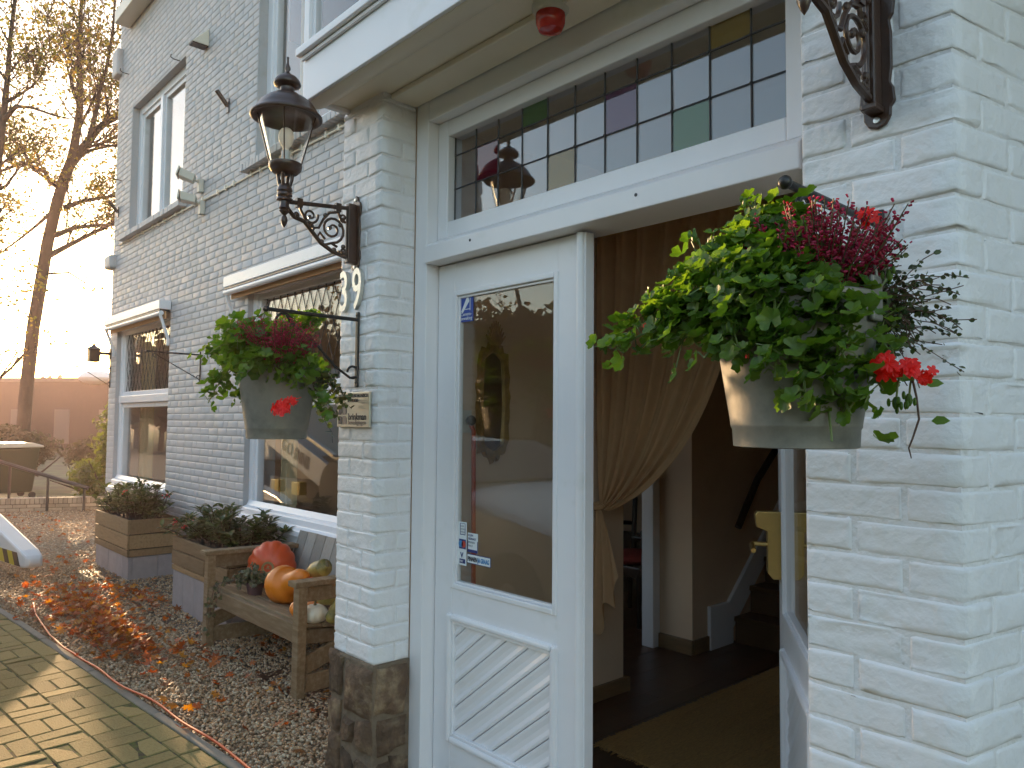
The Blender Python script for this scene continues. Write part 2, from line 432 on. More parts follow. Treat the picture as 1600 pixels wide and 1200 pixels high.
def bulk(name, bv, bf, pos, rotm, sizes, mt, parent=None, kind=None, smooth=False):
    """many copies of a small base mesh (triangles/quads, all the same length) in one mesh"""
    bv = np.asarray(bv, float); bf = np.asarray(bf, int); pos = np.asarray(pos, float); n = len(pos); k = len(bv)
    sizes = np.asarray(sizes, float)
    if sizes.ndim == 1: sizes = np.repeat(sizes[:, None], 3, 1)
    v = np.einsum('nij,nkj->nki', rotm, bv[None]*sizes[:, None, :]) + pos[:, None, :]
    off = org(parent) if parent is not None else Vector((0, 0, 0))
    v = v.reshape(-1, 3) - np.array(off[:])
    f = (bf[None] + (np.arange(n)*k)[:, None, None]).reshape(-1, bf.shape[1])
    me = bpy.data.meshes.new(name)
    me.vertices.add(len(v)); me.vertices.foreach_set("co", v.astype(np.float32).ravel())
    me.loops.add(f.size); me.loops.foreach_set("vertex_index", f.astype(np.int32).ravel())
    me.polygons.add(len(f))
    me.polygons.foreach_set("loop_start", (np.arange(len(f))*f.shape[1]).astype(np.int32))
    me.update(calc_edges=True); me.validate()
    if smooth: me.shade_smooth()
    me.materials.append(M[mt])
    o = bpy.data.objects.new(name, me); col.objects.link(o)
    if parent is not None: o.parent = parent
    if kind: o["kind"] = kind
    return o
def frames(normals, spin):
    """rotation matrices whose z axis is the normal and whose y axis is spun about it"""
    z = np.asarray(normals, float); z = z/np.linalg.norm(z, axis=1, keepdims=True)
    a = np.where(np.abs(z[:, 2:3]) < .9, np.array([[0, 0, 1.]]), np.array([[1., 0, 0]]))
    x = np.cross(a, z); x /= np.linalg.norm(x, axis=1, keepdims=True); y = np.cross(z, x)
    c, s = np.cos(spin)[:, None], np.sin(spin)[:, None]
    x2 = c*x+s*y; y2 = -s*x+c*y
    return np.stack([x2, y2, z], -1)
def scatter(parent, name, base, pos, rotm, sizes, mt, nind, stuffname="foliage"):
    """the first nind copies as separate parts sharing one mesh, the rest as one part"""
    bv, bf = base
    me = bpy.data.meshes.new(name)
    me.from_pydata([tuple(p) for p in bv], [], [tuple(f) for f in bf]); me.materials.append(M[mt]); me.shade_smooth()
    off = np.array(org(parent)[:])
    for i in range(min(nind, len(pos))):
        o = bpy.data.objects.new(name, me); col.objects.link(o); o.parent = parent
        m = rotm[i]; s = sizes[i]
        p = pos[i]-off
        o.matrix_local = Matrix(((m[0, 0]*s, m[0, 1]*s, m[0, 2]*s, p[0]), (m[1, 0]*s, m[1, 1]*s, m[1, 2]*s, p[1]), (m[2, 0]*s, m[2, 1]*s, m[2, 2]*s, p[2]), (0, 0, 0, 1)))
    if len(pos) > nind:
        tf = []
        for f in bf:
            for k in range(1, len(f)-1): tf.append((f[0], f[k], f[k+1]))
        bulk(stuffname, bv, tf, pos[nind:], rotm[nind:], sizes[nind:], mt, parent, kind="stuff", smooth=True)

def blob_pts(n, c, r, shell=.55):
    d = nr.normal(size=(n, 3)); d /= np.linalg.norm(d, axis=1, keepdims=True)
    k = shell+(1-shell)*nr.rand(n, 1)
    return np.array(c)+d*k*np.array(r), d

# leaf shapes (xy plane, stalk at origin, tip along +y, about 1 long)
def lobed_leaf(lobes=5, depth=.25, cup=.18):
    """rounded leaf with scalloped lobes, slightly cupped and wavy"""
    n = lobes*4; rim, mid = [], []
    for i in range(n+1):
        a = PI*(-.40) + (PI*1.80)*i/n; w = .5-.5*math.cos(2*PI*i/4)
        r = .55*(1-depth+depth*w); x, y = r*math.cos(a), r*math.sin(a); wave = .05*math.sin(i*2.3)
        rim.append((x, .45+y, cup*(r*r*1.9)+wave)); mid.append((x*.5, .45+y*.5, cup*(r*r*.25)+(.03 if i % 4 == 2 else -.012)))
    vs = [(0, .42, -cup*.35)]+mid+rim; k = n+1
    fs = [(0, 1+i, 2+i) for i in range(n)]+[(1+i, 1+k+i, 2+k+i) for i in range(n)]+[(1+i, 2+k+i, 2+i) for i in range(n)]
    return vs, fs
def oval_leaf(w=.42, fold=.10, bend=-.08):
    ys = (0, .3, .65, 1); ws = (0, w*.9, w*.8, 0)
    vs = [(0, 0, 0), (-ws[1]/2, .3, fold), (0, .3, 0), (ws[1]/2, .3, fold), (-ws[2]/2, .68, fold+bend), (0, .68, bend*.6), (ws[2]/2, .68, fold+bend), (0, 1, bend*2)]
    fs = [(0, 2, 1), (0, 3, 2), (1, 2, 5), (1, 5, 4), (2, 3, 6), (2, 6, 5), (4, 5, 7), (5, 6, 7)]
    return vs, fs
def maple_leaf(curl=.3):
    ang = [-80, -55, -35, -10, 10, 35, 60, 75, 90, 105, 120, 145, 170, 190, 215, 235, 260]
    rad = [.25, .5, .3, .62, .34, .72, .36, .5, .85, .5, .36, .72, .34, .62, .3, .5, .25]
    vs = [(0, .1, 0)]
    for a, r in zip(ang, rad):
        x, y = r*.62*math.cos(R(a)), .1+r*.62*math.sin(R(a))
        vs.append((x, y, curl*(x*x*1.4+(y-.1)**2*.8)))
    fs = [(0, i, i+1) for i in range(1, len(ang))]
    return vs, fs
# ------------------------------------------------------------------ ground
EA, EB = Vector((-4.7, 1.39, 0)), 0.075            # pavement edge line: y = 1.39 + .075*(x+4.7)
def edge_y(x): return 1.39 + EB*(x+4.7)
g = MB(); N = 60
g.add([(-1500, -1500, -.35), (1500, -1500, -.35), (1500, 1500, -.35), (-1500, 1500, -.35)], [(0, 1, 2, 3)])
struct(g.build("ground", 'earth'))
g = MB(); g.box(-60, 40, -7, edge_y(-3)-2.2, -.3, -.03)
struct(g.build("road", 'asphalt'))
g = MB(); g.box(-15.9, -.6, 1.0, 9.5, -.34, -.016)
struct(g.build("gravel_bed", 'gravel_base'))

# ------------------------------------------------------------------ the house
house = thing("house", "white painted brick house with projecting entrance porch, open double door and leaded transom", "house", (-6, 2.85, 0))
MW = 2.85
HOLES = dict(W2=(-10.88, -8.83, .66, 2.80), W1=(-6.74, -3.95, .66, 2.80), U1=(-10.52, -8.57, 3.96, 5.63), U2=(-6.65, -3.6, 3.93, 6.15), U3=(-1.9, 1.2, 3.93, 6.15))
def rects(x0, x1, z0, z1, holes):
    xs = sorted({x0, x1, *[h[0] for h in holes], *[h[1] for h in holes]}); out = []
    xs = [x for x in xs if x0 <= x <= x1]
    for a, b in zip(xs[:-1], xs[1:]):
        hs = sorted([(h[2], h[3]) for h in holes if h[0] < b-1e-6 and h[1] > a+1e-6]); z = z0
        for p, q in hs:
            if p > z: out.append((a, b, z, p))
            z = max(z, q)
        if z < z1: out.append((a, b, z, z1))
    return out
w = MB()
for a, b, p, q in rects(-11.2, 4.0, 0, 7.5, list(HOLES.values())+[(-3.115, -.30, -1, 3.14)]):
    w.box(a, b, MW+.0048, MW+.30, p-.3*(p == 0), q)
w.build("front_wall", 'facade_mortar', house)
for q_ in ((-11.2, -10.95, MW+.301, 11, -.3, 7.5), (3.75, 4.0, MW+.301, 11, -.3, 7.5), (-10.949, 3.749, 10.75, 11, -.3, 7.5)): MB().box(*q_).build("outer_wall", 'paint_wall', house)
w = MB(); w.prism([(2.5, 7.501), (11.3, 7.501), (6.9, 10.4)], (-11.5, 0, 0), (0, 1, 0), (0, 0, 1), (15.8, 0, 0))
w.build("roof", 'roof_tile', house)
w = MB(); w.box(-10.949, 3.749, MW+.301, 10.749, 3.15, 3.35)
w.build("upper_floor", 'plaster', house)

# --- path bricks: a brick face that follows a horizontal path, proud of the joint by a few millimetres
def dense(path, step):
    out = [path[0]]
    for a, b in zip(path[:-1], path[1:]):
        n = max(1, int(math.hypot(b[0]-a[0], b[1]-a[1])/step+.5))
        for i in range(1, n+1):
            t = i/n; out.append(tuple(a[k]+(b[k]-a[k])*t for k in range(4)))
    return out
def path_brick(path, z0, z1, proud=.009, c=.007, rough=.0016, step=.06, rows=1, wob=.002, cap0=True, cap1=True, soft=False):
    """path: (x, y, nx, ny) points on the brick face"""
    def mv(p, q, d):
        l = math.hypot(q[0]-p[0], q[1]-p[1]); t = min(.45, d/max(l, 1e-6)); return tuple(p[k]+(q[k]-p[k])*t for k in range(4))
    P = dense(path, step)
    s, e = P[0], P[-1]
    cols = []
    if cap0: cols += [(s, -proud), (mv(s, P[1], c*.45), -proud*.28)]
    cols.append((mv(s, P[1], c) if cap0 else s, 0))
    if soft: cols.append((mv(s, P[1], c*2.4), 0))
    for p in P[1:-1]: cols.append((p, 0))
    if soft: cols.append((mv(e, P[-2], c*2.4), 0))
    cols.append((mv(e, P[-2], c) if cap1 else e, 0))
    if cap1: cols += [(mv(e, P[-2], c*.45), -proud*.28), (e, -proud)]
    zs = [(z0, -proud), (z0+c*.45, -proud*.28), (z0+c, 0)] + ([(z0+c*2.4, 0)] if soft else []) + [(z0+c+(z1-z0-2*c)*(i+1)/(rows+1), 0.0004) for i in range(rows)] + ([(z1-c*2.4, 0)] if soft else []) + [(z1-c, 0), (z1-c*.45, -proud*.28), (z1, -proud)]
    vs, fs = [], []; tilt = rnd.gauss(0, rough*1.3); wz0, wz1 = rnd.gauss(0, wob), rnd.gauss(0, wob)
    nc = len(cols)
    for i, (z, o) in enumerate(zs):
        for j, (p, o2) in enumerate(cols):
            off = min(o, o2)
            if off > -.001: off += rnd.gauss(0, rough) + tilt*((j/(nc-1))-.5)
            zz = z + (wz0 if i < 3 else wz1 if i > len(zs)-4 else 0)*(j/(nc-1)-.5)*2 + rnd.gauss(0, wob*.4)
            vs.append((p[0]+p[2]*off, p[1]+p[3]*off, zz))
    for i in range(len(zs)-1):
        for j in range(nc-1):
            a = i*nc+j; fs.append((a, a+1, a+nc+1, a+nc))
    return vs, fs
PITCH = .0782
PB = .0702
n_brick = 0
# --- left and right porch pillars
PF = 1.76
def pillar(parent, runs, zbase, ztop, seed):
    global n_brick
    rnd.seed(seed); i = 0; z = zbase
    while z < ztop-.02:
        z1 = min(z+PB, ztop-.002)
        for r in runs[i % 2]:
            rg = rnd.choice((.0008, .0012, .0012, .0016, .0034)); dp = rnd.uniform(-.0014, .0022)
            r2 = [(p[0]+p[2]*dp, p[1]+p[3]*dp, p[2], p[3]) for p in r]
            vs, fs = path_brick(r2, z, z1+rnd.uniform(-.002, .002), proud=.0036+dp, rough=rg*.8, wob=.0034, c=.0058, step=.06, soft=True, rows=1)
            MB().add(vs, fs).build("brick", 'paint_brick', parent, smooth=True, fixn=False, sharp=0); n_brick += 1
        z += PITCH; i += 1
LX0, LX1 = -3.12, -2.79
def P_(x, y, nx, ny): return (x, y, nx, ny)
k = .7071
def corner(x, y, ang):   # mitre normal between (0,-1) and the side normal
    nx, ny = math.cos(ang), math.sin(ang); b = Vector((nx, ny-1)); b = b/ (1+ (nx*0+ny*-1)); return (x, y, b.x, b.y)
lc = corner(LX1, PF, 0.0)
J = .009
rowA = [[P_(LX0, PF, 0, -1), P_(LX0+.103, PF, 0, -1)], [P_(LX0+.103+J, PF, 0, -1), lc, P_(LX1, PF+.102, 1, 0)], [P_(LX1, PF+.102+J, 1, 0), P_(LX1, PF+.178, 1, 0)]]
rowB = [[P_(LX0, PF, 0, -1), P_(LX0+.215, PF, 0, -1)], [P_(LX0+.215+J, PF, 0, -1), lc, P_(LX1, PF+.178, 1, 0)]]
pl = sub("pillar", house, "left brick pillar of the porch on a brown stone base")
w = MB(); w.box(LX0+.004, LX1-.0033, PF+.0033, 1.94, .54, 3.03); w.build("pillar_core", 'paint_mortar', pl)
pillar(pl, (rowA, rowB), .548, 3.0, 5)
SPL = R(11.5); sdx, sdy = math.sin(SPL), math.cos(SPL); snx, sny = sdy, -sdx
RX0, RX1 = -.885, -.545
rc = corner(RX1, PF, math.atan2(sny, snx))
def S_(t): return (RX1+sdx*t, PF+sdy*t, snx, sny)
rA = [[P_(RX0, PF, 0, -1), P_(RX0+.108, PF, 0, -1)], [P_(RX0+.108+J*1.4, PF, 0, -1), rc, S_(.102)], [S_(.114), S_(.33)], [S_(.342), S_(.56)]]
rB = [[P_(RX0, PF, 0, -1), P_(RX0+.218, PF, 0, -1)], [P_(RX0+.218+J*1.4, PF, 0, -1), rc, S_(.215)], [S_(.228), S_(.445)], [S_(.457), S_(.68)]]
pr = sub("pillar", house, "right brick pillar of the porch carrying a lamp bracket and plant hook")
w = MB()
q = .0033
w.prism([(RX0+.005, PF+q), (RX1-q*.9, PF+q), (RX1-q*1.0+sdx*1.3, PF+sdy*1.3), (RX0+.005, PF+sdy*1.3)], (0, 0, -.3), (1, 0, 0), (0, 1, 0), (0, 0, 3.33))
w.build("pillar_core", 'paint_mortar', pr)
pillar(pr, (rA, rB), .19, 3.0, 9)
far_ = MB(); z_ = .19; i_ = 0
while z_ < 2.98:
    t_ = .572 if i_ % 2 == 0 else .692
    while t_ < 1.2:
        far_.add(*path_brick([S_(t_), S_(min(1.28, t_+.218))], z_, min(z_+PB, 2.998), proud=.0036, rough=.001, wob=.003, c=.0058, step=.1, soft=True)); t_ += .23
    z_ += PITCH; i_ += 1
far_.build("brickwork", 'paint_brick', pr, kind="stuff", smooth=True, fixn=False, sharp=0)
# --- main facade courses
CP, CB = .0705, .0615
rnd.seed(3)
def cuts(z0, z1, xa, xb):
    seg = [(xa, xb)]
    for h in HOLES.values():
        if h[2] < z1-.01 and h[3] > z0+.01:
            ns = []
            for a, b in seg:
                if h[1] <= a or h[0] >= b: ns.append((a, b)); continue
                if h[0] > a: ns.append((a, h[0]))
                if h[1] < b: ns.append((h[1], b))
            seg = ns
    return seg
rest = MB(); singles = []
i = 0; z = .02
while z < 7.4:
    z1 = z+CB
    for a, b in cuts(z, z1, -11.2, -3.118 if z < 3.2 else 4.0):
        x = a - (0 if i % 2 else .115) + rnd.uniform(-.01, .01)
        first = True
        while x < b:
            l = .212 + rnd.uniform(-.012, .012)
            if rnd.random() < .12: l = .10
            p, q2 = max(x, a), min(x+l, b)
            if b-q2 < .05: q2 = b
            if q2-p > .03:
                vs, fs = path_brick([(p, MW, 0, -1), (q2, MW, 0, -1)], z, z1, proud=.0039, c=.0062, rough=.0006, step=9, rows=0, wob=.0018, soft=False)
                if -7.75 < p < -6.7 and .95 < z < 1.62 and len(singles) < 52: singles.append((vs, fs))
                else: rest.add(vs, fs)
            x = q2+.0135 if q2 < b else b+1
    z += CP; i += 1
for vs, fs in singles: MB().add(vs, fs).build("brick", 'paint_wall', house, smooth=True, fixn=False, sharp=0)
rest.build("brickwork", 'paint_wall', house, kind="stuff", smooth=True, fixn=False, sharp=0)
# ledges on the far corner and the small sill high up
for q_ in ((-11.32, -11.06, 2.78, 3.2, 6.25, 6.62), (-11.33, -11.05, 2.77, 3.2, 3.60, 3.78)): MB().box(*q_).build("corner_ledge", 'paint_wall', house, bevel=.03)
w = MB(); w.box(-10.78, -8.6, 2.66, 2.849, 6.78, 6.95); w.build("upper_sill", 'cream_wood', house, bevel=.01)

# ------------------------------------------------------------------ windows
def frame_boxes(m, x0, x1, z0, z1, y0, y1, t):
    m.box(x0, x0+t, y0, y1, z0, z1); m.box(x1-t, x1, y0, y1, z0, z1)
    m.box(x0+t, x1-t, y0+.001, y1, z1-t, z1); m.box(x0+t, x1-t, y0+.001, y1, z0, z0+t)
def window(key, yf, mull=(), trans=None, sill=True, lattice=False, fw=.075, sashw=.055, label=None, blind=None):
    x0, x1, z0, z1 = HOLES[key]
    wd = sub("window", house, label)
    m = MB(); frame_boxes(m, x0+.002, x1-.002, z0+.002, z1-.002, yf, yf+.11, fw)
    xs = [x0+fw] + list(mull) + [x1-fw]
    for c in mull: m.box(c-.045, c+.045, yf-.006, yf+.108, z0+fw, z1-fw)
    if trans:
        for a, b in zip(xs[:-1], xs[1:]): m.box(a+.05*(a in mull), b-.05*(b in mull), yf-.025, yf+.106, trans-.045, trans+.045)
    m.build("frame", 'white_wood', wd, bevel=.006)
    zz = [z0+fw] + ([trans] if trans else []) + [z1-fw]
    for i, (a, b) in enumerate(zip(xs[:-1], xs[1:])):
        a2, b2 = a+.045*(i > 0), b-.045*(i < len(xs)-2)
        for j, (p, q) in enumerate(zip(zz[:-1], zz[1:])):
            p2, q2 = p+.045*(j > 0), q-.045*(j < len(zz)-2)
            s = MB(); frame_boxes(s, a2+.002, b2-.002, p2+.002, q2-.002, yf+.022, yf+.085, sashw)
            s.build("sash", 'white_wood', wd, bevel=.005)
            t = rnd.uniform(-.002, .002)
            MB().box(a2+sashw-.004, b2-sashw+.004, yf+.05+t, yf+.056+t, p2+sashw-.004, q2-sashw+.004).build("pane", 'glass', wd)
            if lattice and j == 1:
                l = MB(); xa, xb, za, zb = a2+sashw, b2-sashw, p2+sashw, q2-sashw; dx, dz = .135, .30
                for sg in (1, -1):
                    k0 = -12
                    while k0 < 40:
                        # line x = xa + k*dx + sg*(z-za)*dx/dz
                        pts = []
                        for zc in (za, zb): pts.append((xa+k0*dx+sg*(zc-za)*dx/dz, zc))
                        (ax, az), (bx, bz) = pts
                        # clip to x range
                        def clip(ax, az, bx, bz):
                            if ax == bx: return None
                            t0, t1 = 0., 1.
                            for lo, hi in ((xa, xb),):
                                ta, tb = (lo-ax)/(bx-ax), (hi-ax)/(bx-ax)
                                if ta > tb: ta, tb = tb, ta
                                t0, t1 = max(t0, ta), min(t1, tb)
                            if t1-t0 < .02: return None
                            return (ax+(bx-ax)*t0, az+(bz-az)*t0, ax+(bx-ax)*t1, az+(bz-az)*t1)
                        r = clip(ax, az, bx, bz)
                        if r: l.beam((r[0], yf+.047, r[1]), (r[2], yf+.047, r[3]), .003, .005, (0, 1, 0))
                        k0 += 1
                l.build("lead_lattice", 'lead', wd)
    if blind:
        MB().box(x0+.1, x1-.1, yf+.13, yf+.14, blind, z1-.06).build("roller_blind", 'blind', wd)
    return wd
rnd.seed(21)
wd = window('W1', MW+.05, mull=(), trans=1.80, lattice=True, label="large ground floor window behind the bench with leaded diamonds above")
m = MB(); m.prism([(2.90, .862), (2.90, .668), (2.775, .668), (2.775, .712), (2.79, .722), (2.825, .742), (2.832, .79), (2.845, .802), (2.875, .815)], (-6.72, 0, 0), (0, 1, 0), (0, 0, 1), (2.75, 0, 0))
m.build("sill", 'white_wood', wd, bevel=.006)
m = MB(); m.box(-6.70, -3.97, 2.81, 2.93, .60, .668); m.build("sill_board", 'white_wood', wd, bevel=.005)
wd = window('W2', MW+.05, mull=(), trans=1.83, lattice=True, label="far ground floor window near the house corner")
m = MB(); m.prism([(2.90, .862), (2.90, .668), (2.775, .668), (2.775, .712), (2.79, .722), (2.825, .742), (2.832, .79), (2.845, .802), (2.875, .815)], (-10.86, 0, 0), (0, 1, 0), (0, 0, 1), (2.01, 0, 0))
m.build("sill", 'white_wood', wd, bevel=.006)
for key, mull, lab, bl in (('U1', (-9.62,), "upper window of two lights near the far corner", None), ('U2', (-5.86, -4.9), "upper window above the lamp", None), ('U3', (-.4,), None, None)):
    wd = window(key, MW+.085, mull=mull, fw=.10, label=lab, blind=bl)
    x0, x1, z0, z1 = HOLES[key]; x = x0-.16
    while x < x1+.16:
        m = MB(); y0 = MW-.085+rnd.uniform(-.003, .003)
        m.prism([(y0, z0-.075), (MW+.2, z0-.07), (MW+.2, z0+.012), (y0, z0-.012)], (x, 0, 0), (0, 1, 0), (0, 0, 1), (.062, 0, 0))
        m.build("sill_brick", 'paint_wall', wd, bevel=.005)
        x += .071
# dim rooms behind the windows: floors exist already; net curtains of cloth inside
for x0, x1, z0, z1 in ((-10.45, -10.1, 4.0, 5.6), (-9.45, -9.1, 4.0, 5.6), (-10.8, -10.35, .8, 2.75), (-6.4, -6.1, 4.0, 6.1), (-6.6, -6.35, .8, 2.7)):
    m = MB(); n = 24
    vs = [(x0+(x1-x0)*i/n, MW+.30+.03*math.sin(i*1.9), z) for i in range(n+1) for z in (z0, z1)]
    m.add(vs, [(2*i, 2*i+2, 2*i+3, 2*i+1) for i in range(n)])
    m.build("net_curtain", 'blind', house, smooth=True, fixn=False)

# ------------------------------------------------------------------ porch: stone plinth, canopy
plinth = sub("stone_plinth", pl.parent, "rough brown stone base under the left pillar")
w = MB(); w.box(LX0-.012, LX1+.008, PF-.008, 1.945, -.3, .546); w.build("stone_mortar", 'stone_mortar', plinth, bevel=.01)
def stone(poly, face):
    m = MB(); n = len(poly); cx = sum(p[0] for p in poly)/n; cz = sum(p[1] for p in poly)/n
    rings = [(1.0, -.004), (.93, .010), (.72, .017+rnd.uniform(-.003, .006))]; vs = []
    P = []
    for i in range(n):
        a, b = poly[i], poly[(i+1) % n]
        for t in (0, .33, .66): P.append((a[0]+(b[0]-a[0])*t+rnd.gauss(0, .004), a[1]+(b[1]-a[1])*t+rnd.gauss(0, .004)))
    for sc, o in rings:
        for a, b in P:
            s, z = cx+(a-cx)*sc, cz+(b-cz)*sc; oo = o+rnd.gauss(0, .0028)
            vs.append((LX0-.012+s, PF-.008-oo, z) if face == 'f' else (LX1+.008+oo, PF-.008+s, z))
    k2 = len(P); fs = [(r*k2+i, r*k2+(i+1) % k2, (r+1)*k2+(i+1) % k2, (r+1)*k2+i) for r in range(2) for i in range(k2)]
    fs.append(tuple(2*k2+i for i in range(k2)))
    m.add(vs, fs).build("stone", 'stone', plinth, smooth=True, sharp=50)
rnd.seed(31)
jig = lambda pl: [(min(.35, max(0, s+rnd.gauss(0, .010))), z+rnd.gauss(0, .010)) for s, z in pl]
for poly in ([(.0, .36), (.11, .35), (.12, .53), (.0, .535)], [(.13, .30), (.345, .33), (.348, .535), (.14, .53)], [(.0, .20), (.10, .21), (.11, .335), (.0, .34)],
             [(.12, .18), (.21, .16), (.22, .285), (.13, .28)], [(.235, .15), (.348, .17), (.345, .31), (.235, .28)], [(.0, .02), (.09, .0), (.10, .19), (.0, .18)],
             [(.105, .02), (.25, -.02), (.20, .14), (.115, .165)], [(.265, -.05), (.348, -.02), (.346, .15), (.225, .135)], [(.0, -.2), (.16, -.2), (.2, -.04), (.0, -.01)]):
    stone(jig(poly), 'f')
for poly in ([(.02, .34), (.17, .33), (.178, .53), (.015, .53)], [(.015, .16), (.17, .18), (.172, .315), (.02, .32)], [(.02, -.05), (.10, -.05), (.09, .145), (.02, .14)], [(.112, -.1), (.178, -.1), (.175, .16), (.105, .15)]):
    stone([(min(.178, s), z) for s, z in jig(poly)], 's')
can = sub("canopy", house, "white boarded canopy over the entrance")
w = MB(); w.box(-3.10, .30, 1.545, 1.575, 2.995, 3.195); w.build("fascia", 'white_wood', can, bevel=.004)
w = MB(); w.box(-3.10, -3.07, 1.576, 2.848, 2.995, 3.195); w.build("fascia", 'white_wood', can, bevel=.004)
w = MB(); w.box(-3.125, .33, 1.51, 2.848, 3.2, 3.235); w.box(-3.11, .31, 1.53, 1.544, 3.18, 3.198); w.build("cap_board", 'white_wood', can, bevel=.004)
w = MB(); w.prism([(1.56, 2.992), (1.60, 2.978), (1.625, 2.985), (1.65, 3.0), (1.66, 3.01), (1.56, 3.01)], (-3.098, 0, 0), (0, 1, 0), (0, 0, 1), (3.39, 0, 0)); w.build("cove_moulding", 'cream_wood', can, smooth=True, sharp=60)
w = MB(); w.box(-3.068, .28, 1.58, 2.847, 3.012, 3.06); w.build("soffit", 'cream_wood', can)
w = MB(); w.box(-2.788, -.887, 1.80, 1.936, 2.985, 3.011); w.build("soffit_trim", 'cream_wood', can, bevel=.006)

# ------------------------------------------------------------------ door frame, transom
DY = 2.005
fr = MB()
fr.box(-2.788, -2.70, 1.94, 2.12, -.02, 3.01); fr.box(-.975, -.887, 1.94, 2.12, -.02, 3.01)
fr.box(-2.699, -.976, 1.942, 2.12, 2.90, 3.01)
fr.prism([(1.925, 2.262), (1.925, 2.335), (1.945, 2.352), (1.99, 2.372), (2.12, 2.372), (2.12, 2.262)], (-2.699, 0, 0), (0, 1, 0), (0, 0, 1), (1.723, 0, 0))
fr.build("door_frame", 'white_wood', house, bevel=.004)
w = MB(); w.box(-3.10, -2.79, 1.946, 2.124, -.2, 3.01); w.build("porch_wall", 'plaster', house)
for q_ in ((-3.10, -2.925, 2.125, 3.56, -.2, 3.06), (-.884, -.32, 3.06, 3.25, -.2, 3.01), (-.884, -.70, 1.95, 3.05, -.2, 3.01)): MB().box(*q_).build("porch_wall", 'plaster', house)
w = MB(); w.box(-3.10, -.3, 2.125, 3.05, 3.062, 3.14); w.build("porch_ceiling", 'plaster', house)
tw = sub("transom_window", house, "leaded transom of small square panes over the door")
m = MB(); frame_boxes(m, -2.698, -.977, 2.374, 2.899, 1.995, 2.075, .072)
m.build("frame", 'white_wood', tw, bevel=.005)
PX0, PZ0, PWd, PHt = -2.622, 2.448, .1445, .1555
cols_ = {(3, 2): 'green', (6, 1): 'purple', (1, 1): 'red', (4, 0): 'yellow', (8, 0): 'green', (9, 2): 'yellow'}
for c in range(11):
    for r in range(3):
        kind = cols_.get((c, r), 'clear'); x0 = PX0+c*PWd; z0 = PZ0+(r*PHt*.965)-.002
        mt_ = Matrix.Translation((x0+PWd/2, 2.035, z0+PHt/2)) @ Euler((rnd.gauss(0, .006), 0, rnd.gauss(0, .006))).to_matrix().to_4x4()
        MB().box(-PWd/2+.001, PWd/2-.001, -.0015, .0015, -PHt*.965/2+.001, PHt*.965/2-.001, mt_).build("pane", 'pane_'+kind, tw)
l = MB()
for c in range(12): l.tube([(PX0+c*PWd, 2.033, 2.44), (PX0+c*PWd+rnd.gauss(0, .0006), 2.033, 2.67), (PX0+c*PWd, 2.033, 2.835)], .0036, 6)
for r in range(1, 3):
    z0 = PZ0+r*PHt*.965-.002
    l.tube([(-2.63+.1*k2, 2.0335, z0+rnd.gauss(0, .0007)) for k2 in range(17)], .0036, 6)
for c in range(1, 12):
    for r in range(1, 3): l.ball((PX0+c*PWd, 2.031, PZ0+r*PHt*.965-.002), .0065, 6, 4)
l.build("lead_came", 'lead', tw, smooth=True)
for x in (-2.38, -1.53): MB().lathe([(.006, 0), (.006, .002)], n=10, mtx=Matrix.Translation((x, 1.9255, 2.31)) @ Matrix.Rotation(PI/2, 4, 'X')).build("screw_hole", 'dark_print', tw)

